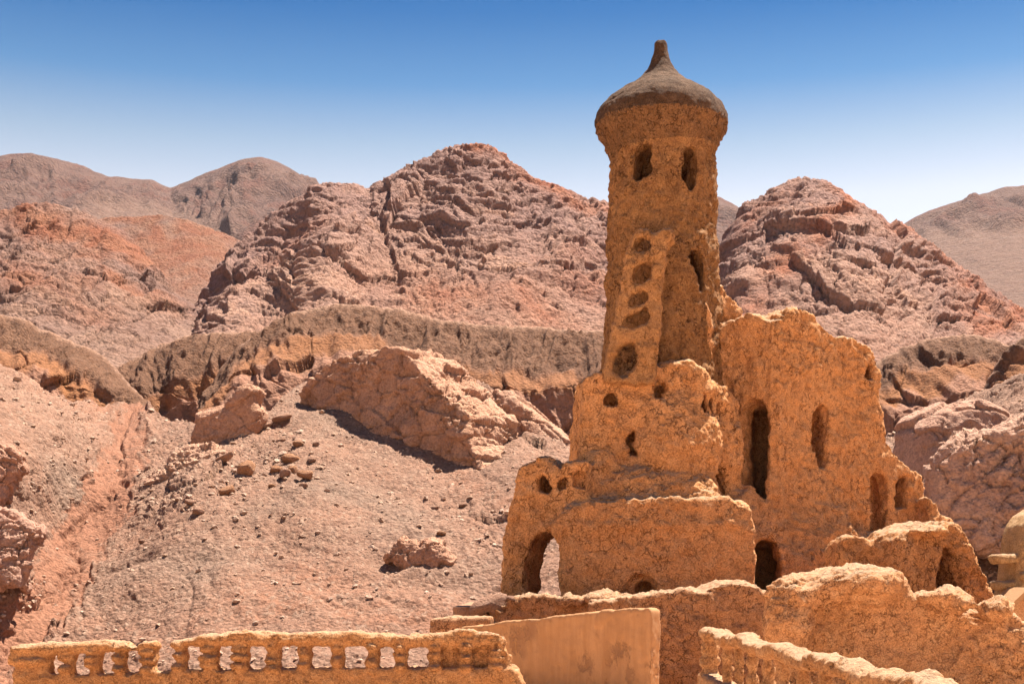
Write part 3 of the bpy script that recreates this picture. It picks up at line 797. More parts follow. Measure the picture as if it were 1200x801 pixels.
# colours of dry mud, warm ochre
AD1, AD2, AD3 = (.60, .292, .122), (.54, .25, .10), (.64, .335, .158)
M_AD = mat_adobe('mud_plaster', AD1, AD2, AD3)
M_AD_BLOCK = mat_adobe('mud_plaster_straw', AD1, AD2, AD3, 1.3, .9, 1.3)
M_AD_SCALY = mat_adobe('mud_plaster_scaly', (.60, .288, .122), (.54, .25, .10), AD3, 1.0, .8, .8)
M_AD_TOWER = mat_adobe('mud_plaster_tower_dim', (.285, .138, .056), (.235, .11, .042), (.335, .175, .075))  # darker mud: the weaker bounce light up the minaret put into the colour
M_AD_COLLAR = mat_adobe('mud_plaster_collar_dim', (.185, .092, .042), (.15, .074, .033), (.23, .122, .058), 1.0, 1.0)  # painted darker still for the weak bounce light under the dome
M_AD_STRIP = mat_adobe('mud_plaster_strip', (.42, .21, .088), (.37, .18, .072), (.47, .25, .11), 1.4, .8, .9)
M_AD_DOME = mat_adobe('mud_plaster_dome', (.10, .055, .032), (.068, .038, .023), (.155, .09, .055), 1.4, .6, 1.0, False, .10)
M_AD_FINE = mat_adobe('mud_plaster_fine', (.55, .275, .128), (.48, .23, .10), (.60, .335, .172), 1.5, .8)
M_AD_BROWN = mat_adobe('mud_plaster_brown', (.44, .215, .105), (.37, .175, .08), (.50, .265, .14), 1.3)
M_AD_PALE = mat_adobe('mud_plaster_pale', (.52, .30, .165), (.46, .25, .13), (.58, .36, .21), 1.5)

# ---- the mud-brick castle with its minaret
A = Plane(907, 33, -26); B = Plane(907, 33, 28); Cc = Plane(760, 32.1, 2); Cr = Plane(826, 32.1, 42); D = Plane(765, 30.9, 0)
E = Plane(630, 31.6, -20); Fw = Plane(985, 29.8, 14); Gv = Plane(1095, 29.2, 24); H = Plane(745, 32.12, -8); TW = Plane(776, 32.55, 0)
TWl = Plane(752, 32.85, -18); TWr = Plane(812, 32.95, 22)
names, P_ = [], []
def lab(n):
    if n not in names: names.append(n)
    return names.index(n)
def U(n, shape, k=.16): P_.append(('u', shape, k, lab(n)))
def Sb(n, shape, k=.07): P_.append(('s', shape, k, lab(n)))
rr = random.Random(3); SL = Plane(845, 31.9, 20)
def arch(x0, x1, y0, y1, lean=0.0, n=7):
    """round-headed opening, left, right, top, bottom in photograph pixels"""
    w = x1 - x0; m = (x0 + x1) / 2; hh = min(w * .62, (y1 - y0) * .6)
    pts = [(x0, y1)] + [(m - math.cos(math.pi * i / n) * w / 2 + lean * (1 - abs(2 * i / n - 1)), y0 + hh - math.sin(math.pi * i / n) * hh) for i in range(n + 1)] + [(x1, y1)]
    return [(x + rr.uniform(-.7, .7), y + rr.uniform(-.7, .7)) for x, y in pts]

# minaret shaft and cap
U('minaret_shaft', Lathe(776, 34, [(150, 59), (172, 62), (190, 61), (230, 62), (300, 63.5), (360, 65), (400, 67), (440, 71), (520, 76), (712, 80)]), .05)
U('dome_collar', Lathe(774.5, 34, [(143, 70), (146, 76), (149, 77), (154, 75.5), (160, 72), (167, 68), (175, 64), (183, 61), (192, 58)]), .10)
U('dome_cap', Lathe(774.5, 34, [(46, 2.5), (48, 6), (52, 8), (62, 8.6), (68, 10), (75, 12.5), (82, 16.5), (89, 22), (94, 27), (100, 35), (108, 48), (114, 57), (120, 64.5), (127, 71), (133, 75), (139, 77), (145, 77.8), (149, 77.2), (151, 76)]), .05)
# main block
U('main_block', Prism(A, [(770, 400), (800, 392), (822, 389), (835, 384), (850, 379), (862, 373), (874, 366), (885, 366), (895, 371), (907, 373), (915, 372), (915, 712), (770, 712)], 2.6), .10)
U('main_block', Prism(B, [(903, 373), (915, 372), (926, 363), (936, 359), (946, 361), (956, 368), (968, 382), (980, 393), (992, 396), (1000, 394), (1008, 402), (1020, 406), (1029, 420), (1032, 440), (1031, 470), (1036, 490), (1037, 510),
                          (1046, 524), (1052, 532), (1066, 546), (1078, 553), (1083, 566), (1083, 588), (1092, 600), (1100, 606), (1100, 712), (903, 712)], 3.0, k=.06), .04)
U('main_block', Prism(A, [(864, 610), (866, 596), (880, 593), (900, 594), (905, 610)], .6, -.30), .15)
U('main_block', Prism(B, [(930, 670), (955, 632), (1000, 628), (1045, 632), (1080, 634), (1098, 640), (1100, 712), (930, 712)], 1.0, -.30, .10), .4)
K = Plane(905, 32.0, 0)
U('main_block', Prism(Plane(905, 32.0, 27), [(868, 712), (868, 606), (885, 585), (905, 566), (935, 556), (965, 556), (990, 572), (1010, 600), (1020, 712)], 1.6, .95, .36), .5)
# front bastion
U('bastion', Prism(Cc, [(679, 612), (680, 540), (679, 500), (681, 470), (682, 447), (690, 441), (702, 437), (714, 441), (722, 446), (730, 437), (740, 431), (762, 431), (772, 427), (784, 424), (796, 422), (808, 420), (818, 423), (826, 433),
                        (829, 440), (831, 612)], 2.6), .12)
U('bastion', Prism(Cr, [(820, 428), (828, 434), (836, 446), (848, 451), (860, 458), (869, 472), (870, 612), (820, 612)], 1.5), .18)
U('bastion', Ball(797, 523, 32.2, .95, .62, .85), .3)
U('bastion', Ball(780, 482, 32.25, .55, .40, .35), .2)
U('bastion', Ball(702, 545, 32.0, .42, .30, .30), .14)
U('bastion', Ball(697, 574, 31.9, .5, .35, .5), .25)
U('bastion', Ball(742, 568, 31.95, .55, .45, .42), .16)
U('bastion', Ball(800, 580, 31.9, .9, .5, .5), .3)
U('bastion', Ball(846, 525, 32.9, .4, .4, .6), .25)
# terrace wall in front
U('terrace_wall', Prism(D, [(655, 720), (656, 680), (655, 645), (648, 628), (645, 614), (652, 606), (664, 596), (676, 590), (700, 586), (740, 584), (790, 584), (830, 582), (848, 582), (862, 585), (874, 590), (881, 598), (884, 620), (884, 720)], 1.5, 0, .05), .3)
U('terrace_wall', Prism(D, [(660, 606), (676, 582), (700, 568), (740, 562), (786, 564), (812, 574), (840, 586), (872, 592), (872, 612), (660, 612)], 1.4, .75, .75), .3)
# broken wing on the left
U('left_wing', Prism(E, [(586, 720), (587, 690), (586, 670), (590, 640), (592, 608), (598, 590), (604, 566), (606, 552), (610, 546), (620, 540), (630, 535), (638, 536), (648, 542), (656, 546), (664, 541), (674, 538), (690, 540), (694, 720)], 1.15, 0, .02), .10)
# low wall and vault on the right
U('low_wall', Prism(Fw, [(985, 730), (984, 645), (989, 630), (996, 625), (1008, 627), (1022, 634), (1040, 641), (1058, 647), (1070, 652), (1076, 650), (1084, 656), (1095, 668), (1095, 730)], .8), .12)
U('vault', Prism(Gv, [(1068, 735), (1068, 650), (1070, 632), (1078, 622), (1095, 614), (1108, 610), (1122, 612), (1132, 622), (1140, 642), (1146, 660), (1156, 682), (1163, 706), (1164, 735)], 1.7, 0, .06), .12)
U('vault', Ball(1088, 623, 29.0, .40, .45, .085), .06)
U('main_block', Prism(B, [(1071, 584), (1078, 590), (1086, 600), (1102, 610), (1102, 660), (1071, 660)], .8, -.55), .05)
# fin and stump beside the minaret
U('buttress', Prism(Plane(855, 33.9, 5), [(826, 330), (840, 332), (848, 337), (855, 346), (863, 354), (869, 364), (874, 380), (874, 430), (826, 430)], .55), .16)
U('stump', Prism(Plane(818, 32.95, 15), [(799, 352), (806, 342), (815, 339), (824, 343), (828, 352), (832, 358), (834, 372), (838, 384), (838, 440), (796, 440)], .8), .14)
# ladder-like strip of pierced mud up the minaret
U('pierced_stair', Prism(H, [(736, 284), (740, 273), (750, 268), (764, 273), (774, 271), (783, 266), (790, 271), (788, 281), (781, 290), (779, 320), (777, 360), (774, 400), (771, 436), (769, 452), (709, 452), (710, 430), (715, 404), (720, 370), (727, 330), (732, 300)], .42, 0, .085, k=.10), .05)
# openings
for n, pl, poly, v0, dep in (
        ('minaret_shaft/window_recess', TWl, [(742, 209), (740, 195), (741, 180), (745, 171), (755, 168), (763, 169), (763, 182), (761, 190), (764, 200), (759, 207), (750, 210)], -.3, 1.3),
        ('minaret_shaft/window_recess', TWr, [(801, 208), (802, 190), (803, 177), (809, 174), (816, 176), (816, 195), (814, 212), (809, 223), (805, 218)], -.3, 1.3),
        ('minaret_shaft/window_recess', TWr, [(804, 312), (803, 302), (806, 294), (812, 291), (819, 294), (822, 302), (823, 320), (823, 338), (817, 343), (812, 326)], -.3, 1.2),
        ('main_block/doorway', A, arch(871, 898, 471, 594), -.3, 2.3),
        ('main_block/doorway', A, [(869, 593), (866, 520), (870, 486), (880, 468), (893, 469), (900, 488), (900, 593)], -.3, .50),
        ('main_block/window_recess', B, [(951, 507), (954, 490), (960, 478), (966, 474), (970, 480), (972, 500), (970, 520), (972, 538), (967, 547), (960, 548), (957, 536), (952, 522)], -.3, 1.1),
        ('main_block/window_recess', B, [(1014, 445), (1014, 429), (1020, 427), (1024, 430), (1024, 447)], -.3, .75),
        ('main_block/window_recess', B, arch(1019, 1041, 553, 624), -.9, 1.45),
        ('main_block/window_recess', B, arch(1051, 1064, 556, 594), -.9, 1.45),
        ('bastion/window_recess', Cc, [(709, 472), (709, 464), (714, 459), (718, 457), (720, 460), (724, 464), (724, 472), (717, 476)], -.3, .95),
        ('bastion/window_recess', Cc, [(767, 466), (769, 456), (774, 449), (779, 452), (781, 460), (778, 466)], -.3, .95),
        ('bastion/window_recess', Cc, [(734, 532), (733, 518), (738, 508), (744, 503), (747, 512), (745, 518), (749, 528), (748, 537), (739, 537)], -.6, 1.3),
        ('bastion/window_recess', SL, arch(831, 837, 458, 481), -.5, 2.0),
        ('bastion/window_recess', SL, arch(840, 846.5, 462, 486), -.5, 2.0),
        ('bastion/window_recess', SL, arch(849.5, 856.5, 466, 491), -.5, 2.0),
        ('bastion/doorway', Cr, [(832, 590), (832, 566), (836, 552), (842, 544), (848, 550), (851, 568), (852, 590)], -.9, 2.1),
        ('main_block/doorway', A, [(850, 475), (898, 475), (898, 592), (850, 592)], .75, 1.7),
        ('main_block/doorway#low', Plane(905, 32.0, 0), [(880, 640), (960, 640), (960, 698), (880, 698)], 1.0, 1.6),
        ('main_block/doorway#low', K, arch(884, 919, 629, 700), -1.4, 3.4),
        ('terrace_wall/niche', D, arch(746, 768, 679, 702), -.3, 1.2),
        ('terrace_wall/niche', D, arch(731, 764, 671, 702), -.3, .52),
        ('left_wing/archway', E, [(616, 712), (615, 680), (618, 652), (622, 634), (634, 622), (650, 620), (662, 640), (664, 712)], -.6, 2.4),
        ('left_wing/window_recess', E, [(629, 574), (628, 564), (632, 556), (636, 552), (640, 560), (644, 570), (643, 577), (634, 577)], -.3, 1.1),
        ('left_wing/window_recess', E, [(652, 570), (652, 562), (660, 560), (665, 562), (664, 573), (655, 573)], -.3, .58),
        ('left_wing/window_recess', E, [(671, 570), (671, 556), (678, 553), (684, 556), (684, 571)], -.3, .55),
        ('vault/archway', Gv, [(1091, 740), (1093, 700), (1097, 670), (1103, 648), (1108, 638), (1114, 639), (1120, 650), (1126, 672), (1128, 740)], -.5, 1.75),
        ('pierced_stair/opening', H, [(744, 296), (745, 284), (752, 277), (764, 278), (768, 288), (758, 294)], -.8, 1.30),
        ('pierced_stair/opening', H, [(741, 330), (742, 318), (750, 309), (761, 308), (765, 316), (763, 326), (754, 334), (745, 335)], -1, 1.50),
        ('pierced_stair/opening', H, [(736, 354), (740, 345), (750, 340), (759, 343), (759, 351), (750, 357), (740, 360)], -1, 1.50),
        ('pierced_stair/opening', H, [(727, 386), (732, 375), (744, 368), (759, 361), (762, 370), (758, 380), (744, 385)], -1.2, 1.70),
        ('pierced_stair/opening', H, [(717, 438), (717, 422), (724, 408), (735, 402), (746, 404), (750, 416), (746, 430), (738, 440), (726, 444)], -1.4, 1.90)):
    sh = Prism(pl, poly, dep, v0, lean=.085 if pl is H else 0, k=.05)
    nm = n
    i = 1
    while nm in names and n not in ('main_block/doorway', 'main_block/doorway#low', 'terrace_wall/niche'): i += 1; nm = n + '#%d' % i
    if pl is A and dep < 1: nm = 'main_block/doorway'
    Sb(nm, sh)
base = np.array((5.2, 31.5, -.45))
_w = worn(11); zd = (HZ - 150) / F * 34
V, Q, L = solid(P_, .044, lambda V, N: _w(V, N) * (1 - .62 * sstep(zd - .3, zd + .4, V[:, 2])))
print('castle', len(V), len(Q), round(time.time() - T0, 1))
castle = empty('mud_castle', base)
tag(castle, 'ruined ochre mud-brick castle with a domed minaret on its terrace', 'castle')
order = [n for n in names]
mats = {'*': M_AD}
for i, n in enumerate(names):
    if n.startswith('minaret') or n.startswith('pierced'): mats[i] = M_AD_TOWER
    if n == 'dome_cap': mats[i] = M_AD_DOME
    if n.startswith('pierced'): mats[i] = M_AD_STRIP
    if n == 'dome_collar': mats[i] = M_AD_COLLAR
    if n.startswith('main_block') or n in ('low_wall', 'buttress'): mats[i] = M_AD_BLOCK
    if n.startswith('terrace_wall'): mats[i] = M_AD_SCALY
split_parts(V, Q, L, names, mats, castle, base)
# ------------------------------------------------------------------ walls in front of the castle
def build(name, label, cat, base, prims, names, h, disp, mats):
    V, Q, L = solid(prims, h, disp)
    e = empty(name, base); tag(e, label, cat, None, 'thing')
    split_parts(V, Q, L, names, mats, e, base)
    return e

platform = mesh_np('terrace_ground', np.array([(x, y, z) for z in (-4.7, -.36) for x, y in ((-1.2, 28.6), (11.5, 28.6), (13, 40), (-1.2, 40))]),
                   np.array([(0, 3, 2, 1), (4, 5, 6, 7), (0, 1, 5, 4), (1, 2, 6, 5), (2, 3, 7, 6), (3, 0, 4, 7)]), False, np.tile(C(.42, .23, .14), (8, 1)))
tag(link('terrace_ground', platform, M_SCREE), kind='structure')

R1 = Plane(760, 27.2, 0)
pr = [('u', Prism(R1, [(690, 975), (690, 702), (700, 701), (740, 697), (775, 694), (806, 692), (822, 691), (830, 686), (842, 682), (858, 680), (874, 681), (886, 685), (896, 692), (908, 697), (925, 700), (960, 700), (960, 975)], 1.5, 0, .03), .1, 0)]
build('retaining_wall', 'rough brown mud retaining wall with a rounded hump below the castle doorway', 'wall', at(800, 975, 27.5), pr, ['wall_body'], .042, worn(31, .06, .04, 1, .03, .02, .24), {'*': M_AD_BROWN})

R2 = Plane(640, 28.2, -4)
pr = [('u', Prism(R2, [(556, 960), (556, 729), (562, 722), (572, 712), (586, 708), (600, 700), (622, 699), (640, 697), (656, 700), (690, 699), (720, 698), (745, 700), (745, 960)], .9), .1, 0),
      ('u', Ball(668, 704, 28.1, .25, .3, .12), .06, 0), ('u', Ball(702, 702, 28.1, .35, .3, .10), .06, 0)]
build('rubble_wall', 'low crumbling red-brown wall under the see-through arch of the castle', 'wall', at(650, 960, 28.6), pr, ['wall_body'], .042, worn(37, .07, .05, 1, .06, .04, .32), {'*': M_AD_BROWN})

R3 = Plane(530, 27.0, -6)
pr = [('u', Prism(R3, [(504, 960), (503, 726), (507, 724), (530, 723), (575, 722), (575, 960)], .5), .05, 0)]
build('parapet_wall', 'thin low brown parapet at the left end of the smooth plastered wall', 'wall', at(540, 960, 27.2), pr, ['wall_body'], .035, worn(41, .02, .02, 1, .015, .01, .3), {'*': M_AD_BROWN})

# smooth plastered wall
def soft(seed, low, mid):
    return lambda V, N: fbm3(V / f32(.9), 3, seed) * low + fbm3(V / f32(.12), 3, seed + 2) * mid
t = NT('smooth_plaster')
sv = t.scale((3.2, 3.2, .35))
streak = t.noise(2.2, 6, .65, sv)
c = t.mix(t.ramp(streak, .35, .68), (.37, .18, .078), (.455, .235, .11))
c = t.mix(t.ramp(t.noise(1.2, 5, .6), .4, .7, 0, .6), c, (.41, .21, .10))
pt = t.math('MULTIPLY', t.ramp(t.noise(3.4, 6, .7, t.scale((1, 1, .6))), .50, .60), t.ramp(t.noise(.9, 2), .44, .56))
c = t.mix(t.math('MULTIPLY', pt, .75), c, (.25, .12, .06))
gr = t.noise(38, 4, .7)
c = t.mix(t.ramp(gr, .3, .7, 0, .25), c, (.30, .155, .08))
M_SMOOTH = t.fin(c, t.bump(t.math('SUBTRACT', t.math('ADD', t.math('MULTIPLY', gr, .25), streak), t.math('MULTIPLY', pt, .9)), .018, .9))
R4 = Plane(763, 23.2, -35)
pr = [('u', Prism(R4, [(540, 850), (540, 734), (570, 731.5), (600, 727), (632, 724.5), (660, 720.5), (690, 718), (720, 714), (745, 711.5), (752, 713), (758, 711), (763, 715), (763, 850)], .33, k=.02), .02, 0)]
build('plastered_wall', 'smooth plastered ochre wall with patchy flaking in front of the castle', 'wall', at(700, 850, 23.6), pr, ['wall_body'], .033, worn(43, .02, .012, 1, .010, .008, .35), {'*': M_SMOOTH})

# craggy wall at the right front
J = Plane(1000, 21.6, -10)
top = [(908, 726), (914, 716), (921, 704), (930, 692), (940, 681), (950, 675), (962, 672), (978, 669), (992, 665), (1006, 662), (1020, 664), (1034, 669), (1046, 678), (1054, 688), (1062, 695), (1072, 698), (1084, 694), (1094, 698),
       (1100, 697), (1112, 695), (1124, 699), (1136, 709), (1146, 716), (1158, 707), (1166, 704), (1178, 708), (1190, 718), (1200, 728), (1230, 745), (1300, 760)]
pr = [('u', Prism(J, [(905, 855)] + top + [(1300, 855)], 1.3, 0, .06, k=.3), .1, 0),
      ('u', Ball(965, 690, 21.7, .85, .5, .28), .25, 0), ('u', Ball(1015, 684, 21.5, .6, .5, .26), .2, 0),
      ('u', Ball(1087, 699, 21.2, .17, .25, .09), .03, 0), ('u', Ball(1110, 701, 21.2, .28, .3, .14), .03, 0), ('u', Ball(1126, 706, 21.1, .22, .3, .12), .03, 0), ('u', Ball(1166, 714, 21.0, .30, .35, .17), .05, 0),
      ('u', Ball(925, 730, 21.6, .35, .5, .6), .25, 0)]
build('front_wall', 'thick craggy ochre mud wall with a rounded pale top at the lower right', 'wall', at(1050, 855, 21.9), pr, ['wall_body'], .034, worn(53, .07, .04, 1, .035, .02, .26), {'*': M_AD_FINE})

# ---- balustrade along the lower left
BL = Plane(300, 18.4, 0)
bn, bp = [], []
def bl(n):
    bn.append(n); return len(bn) - 1
openings = [(60, 66, 768, 784, 0), (88, 96, 762, 786, 0), (119, 129, 760, 786, 0), (149, 161, 756, 783, 0), (184, 199, 745, 783, 0), (219, 232, 754, 779, 0), (257, 269, 752, 780, 0), (292, 309, 753, 776, 0), (330, 346, 755, 779, 0), (366, 386, 755, 779, 0),
            (405, 427, 756, 780, 0), (446, 461, 754, 779, 0), (479, 500, 758, 783, 0), (519, 536, 757, 782, 1), (556, 571, 754, 778, 1)]
topl = [(8, 768), (14, 762), (22, 757), (40, 754), (60, 752), (90, 752), (120, 751), (148, 751), (153, 756), (160, 758), (166, 751), (180, 751), (186, 760), (196, 760), (200, 750), (215, 748), (240, 743), (262, 741), (300, 741), (350, 741),
        (400, 740), (440, 742), (480, 744), (520, 741), (555, 741), (575, 742), (586, 745), (588, 752)]
rail_i = bl('top_rail'); base_i = bl('base_wall')
zcut = 784
bp.append(('u', Prism(BL, [(12, 786), (10, 880), (620, 880), (616, 800), (606, 790), (600, 783), (400, 782), (200, 786), (100, 790), (30, 790)], .34, 0, .0, k=.08), .03, base_i))
bp.append(('u', Prism(BL, topl + [(588, 757), (560, 757), (480, 758), (400, 757), (330, 757), (262, 756), (205, 757), (160, 762), (90, 765), (40, 768), (12, 776)], .40, -.04, k=.12), .03, rail_i))
openings = [(a - (3 if a < 290 else 1.5), b + (5 if a < 290 else 2), c_ - 2, d_ + 3, e_) for a, b, c_, d_, e_ in openings]
edges = [14] + [v for o in openings for v in o[:2]] + [590]
for i in range(0, len(edges), 2):
    x0, x1 = edges[i], edges[i + 1]
    bi = bl('baluster' if i == 0 else 'baluster#%d' % i)
    ya = float(np.interp((x0 + x1) / 2, [14, 100, 205, 262, 600], [762, 757, 753, 748, 748]))
    bp.append(('u', Prism(BL, [(x0 + 1, 795), (x0 - 1, 788), (x0 + 1.5, 778), (x0 - 1, 770), (x0 + 1.5, 763), (x0 - 1.5, ya), (x1 + 1.5, ya), (x1 - 1.5, 762), (x1 + 1, 769), (x1 - 1.5, 777), (x1 + 1, 787), (x1, 795)], .30, .02, k=.12), .045, bi))
    for y in (760, 770, 780):
        bp.append(('u', Ball((x0 + x1) / 2, y + rr.uniform(-4, 4), 18.50 + rr.uniform(-.02, .03), (x1 - x0) / 2 / F * 18.4 + (.03 if x0 < 290 else .008), .175, .06), .02, bi))
ni = bl('filled_niche')
for o in openings:
    if o[4]:
        bp.append(('u', Prism(BL, [(o[0] - 3, o[3] + 3), (o[0] - 3, o[2] - 3), (o[1] + 3, o[2] - 3), (o[1] + 3, o[3] + 3)],   .14, .15), .03, ni if o[0] < 540 else bl('filled_niche#2')))
pb = at(300, 880, 18.55)
for (x, y, rx, ry) in ((285, 741, 16, 3), (415, 742, 14, 4), (545, 740, 13, 3.5), (575, 744, 12, 4)):
    bp.append(('u', Ball(x, y, 18.5, rx / F * 18.5, .13, ry / F * 18.5), .03, rail_i))
bp.append(('u', Prism(BL, [(592, 800), (590, 770), (585, 750), (590, 747), (594, 760), (598, 768), (600, 778), (610, 786), (612, 800)], .26, .03), .05, base_i))
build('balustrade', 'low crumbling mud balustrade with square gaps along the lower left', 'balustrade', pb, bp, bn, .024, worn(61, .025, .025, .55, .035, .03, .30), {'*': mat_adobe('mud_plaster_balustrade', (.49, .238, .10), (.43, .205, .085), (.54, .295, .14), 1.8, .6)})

# ---- balustrade at the lower right, running towards the viewer
q0, q1 = np.array((2.33, 16.6)), np.array((2.33, 7.0))
dr = (q1 - q0) / np.linalg.norm(q1 - q0); nrm = np.array((dr[1], -dr[0]))
yawr = math.degrees(math.atan2(dr[1], dr[0]))
class Plane2(Plane):
    def __init__(s, X, Y, yaw):
        a = math.radians(yaw); s.c, s.s = math.cos(a), math.sin(a); s.X0, s.Y0 = X, Y
    def uz(s, u, z): return u, z
BR = Plane2(q0[0], q0[1], yawr)
Lr = float(np.linalg.norm(q1 - q0))
rn, rp = ['handrail', 'base_wall'], []
us = np.linspace(-.15, Lr, 40)
zr = lambda u: -.47 - .004 * u + .018 * math.sin(u * 3.1) + .015 * math.sin(u * 7.3 + 1)
rp.append(('u', Prism(BR, [(u, zr(u)) for u in us] + [(u, zr(u) - .115 - .014 * math.sin(u * 5)) for u in us[::-1]], .25, -.125, k=.08), .03, 0))
rp.append(('u', Prism(BR, [(-.22, -.98), (Lr, -1.15), (Lr, -2.05), (-.22, -2.05)], .24, -.12, k=.08), .03, 1))
nb_ = 12
class Bal:
    def __init__(s, u, z0, z1, r):
        X, Y = q0 + dr * u; s.X, s.Y, s.z0, s.z1, s.r = X, Y, z0, z1, r
        s.box = (np.array((X - r, Y - r, z0)), np.array((X + r, Y + r, z1)))
    def __call__(s, p):
        t = np.clip((p[:, 2] - s.z0) / (s.z1 - s.z0), 0, 1)
        R = s.r * np.interp(t, [0, .10, .22, .34, .46, .52, .60, .72, .84, .92, 1], [1, 1, .72, .95, .98, .70, .92, .95, .70, .95, 1])
        r = np.hypot(p[:, 0] - s.X, p[:, 1] - s.Y)
        return np.maximum((r - R) * .8, np.maximum(s.z0 - p[:, 2], p[:, 2] - s.z1)).astype(f32)
for i in range(nb_):
    u = .02 + (0 if i == 0 else 1.35 + (i - 1) * .80)
    rn.append('baluster' if i == 0 else 'baluster#%d' % i)
    rp.append(('u', Bal(u, zr(u) - .60, zr(u) - .06, .125 if i == 0 else .066), .015, len(rn) - 1))
build('balustrade', 'mud balustrade with bulging balusters and a pale rail, lower right', 'balustrade', (float(q0[0]), float(q0[1]), -2.05), rp, rn, .024, worn(67, .02, .02, .5, .035, .02, .30),
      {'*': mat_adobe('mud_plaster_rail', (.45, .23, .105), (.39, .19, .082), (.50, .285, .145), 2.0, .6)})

# ---- pale pavilion cut by the right edge
PV = Plane(1200, 27.0, 8)
pn, pp = ['shrine_body', 'shrine_body/arched_recess', 'ledge', 'ledge#2', 'ledge#3', 'gable'], []
pp.append(('u', Prism(PV, [(x + 21, y) for x, y in [(1168, 800), (1169, 730), (1172, 690), (1177, 655), (1180, 635), (1186, 614), (1194, 602), (1206, 594), (1222, 590), (1250, 592), (1268, 610), (1278, 650), (1284, 730), (1284, 800)]], 1.1, k=.22), .06, 0))
pp.append(('s', Prism(PV, [(1202, 664), (1203, 650), (1206, 641), (1212, 636), (1222, 630), (1236, 640), (1244, 664)], .5, -.3), .04, 1))
pp.append(('u', Prism(PV, [(1208, 668), (1209, 655), (1213, 648), (1220, 645), (1228, 650), (1232, 668)], .5, .04), .03, 0))
pp.append(('u', Prism(PV, [(1172, 652), (1174, 649), (1200, 649), (1200, 658), (1176, 660)], .5, .1), .02, 2))
pp.append(('u', Prism(PV, [(1174, 683), (1176, 680), (1196, 680), (1196, 690), (1177, 691)], .5, .1), .02, 3))
pp.append(('u', Prism(PV, [(1194, 675), (1196, 669), (1208, 671), (1225, 671), (1225, 680), (1198, 681)], .25, -.14), .02, 4))
build('shrine', 'pale yellow rounded mud shrine with ledges cut off by the right edge', 'shrine', at(1225, 800, 27.5), pp, pn, .036, worn(71, .02, .012, 1, .008, .006, .3),
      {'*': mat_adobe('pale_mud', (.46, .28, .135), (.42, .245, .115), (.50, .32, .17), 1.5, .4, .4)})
t = NT('old_timber'); wv = t.noise(9, 5, .6, t.scale((1, 1, 6)))
M_WOOD = t.fin(t.mix(wv, (.30, .15, .07), (.46, .26, .13)), t.bump(wv, .01))
ap = at(1202, 689, 26.2)
ge = empty('gable_roof', at(1202, 735, 26.2)); tag(ge, 'small pitched timber gable roof in front of the pale shrine', 'roof')
for sgn, (x1, y1) in ((-1, (1176, 713)), (1, (1230, 715))):
    b = at(x1, y1, 26.2); d = b - ap; l = np.linalg.norm(d); d = d / l; up = np.array((-d[2], 0, d[0])) * (1 if d[0] > 0 else -1)
    Vb = []
    for a in (0, l):
        for yy in (-.25, .9):
            for k in (-.05, .03): Vb.append(ap + d * a + np.array((0, yy, 0)) + up * k * (1 if up[2] > 0 else -1) - np.array(ge.location))
    fb = np.array([(0, 1, 3, 2), (4, 6, 7, 5), (0, 4, 5, 1), (2, 3, 7, 6), (0, 2, 6, 4), (1, 5, 7, 3)])
    me_ = mesh_np('roof_board', np.array(Vb), fb, False); link('roof_board', me_, M_WOOD, ge)
gl = [at(1180, 716, 26.25), at(1226, 716, 26.25), at(1202, 694, 26.25), at(1180, 960, 26.25), at(1226, 960, 26.25)]
Vg = [g - np.array(ge.location) for g in (gl[3], gl[4], gl[1], gl[2], gl[0])]; Vg = Vg + [v + np.array((0, .8, 0)) for v in Vg]
me_ = bpy.data.meshes.new('gable_wall'); me_.from_pydata([tuple(v) for v in Vg], [], [(0, 1, 2, 3, 4), (9, 8, 7, 6, 5)] + [(i, i + 5, (i + 1) % 5 + 5, (i + 1) % 5) for i in range(5)])
link('gable_wall', me_, M_AD_PALE, ge)
print('walls', round(time.time() - T0, 1))
# ------------------------------------------------------------------ rock outcrops standing out of the hillside
def cragged(seed, amp, cell, sx=1.0, sz=1.6, ang=.2, groove=.12, fine=.06):
    def f(V, N):
        ca, sa = math.cos(ang), math.sin(ang)
        p = np.stack(((V[:, 0] * ca + V[:, 2] * sa) * sx, V[:, 1], (-V[:, 0] * sa + V[:, 2] * ca) * sz), -1).astype(f32)
        w = p + f32(.35 * cell) * np.stack([n3(p / f32(cell), seed + 30 + i) for i in range(3)], -1)
        a, e, r = facet3(w / f32(cell * 2.3), seed, 1.3); b, e2, r2 = facet3(w / f32(cell), seed + 1, 1.4)
        c, e3, r3 = facet3(w / f32(cell * .36), seed + 2, 1.3)
        m = sstep(-.15, .25, fbm3(V / f32(cell * 3), 2, seed + 8))
        return amp * (a * .8 + b * .45 * (.3 + .7 * m) + c * .15 * m) - groove * amp * (1.4 * sstep(.08, 0, e) + 1.2 * sstep(.09, 0, e2) * m + .3 * sstep(.14, 0, e3) * m) + fbm3(V / f32(cell * .45), 4, seed + 5) * amp * fine * 3
    return f
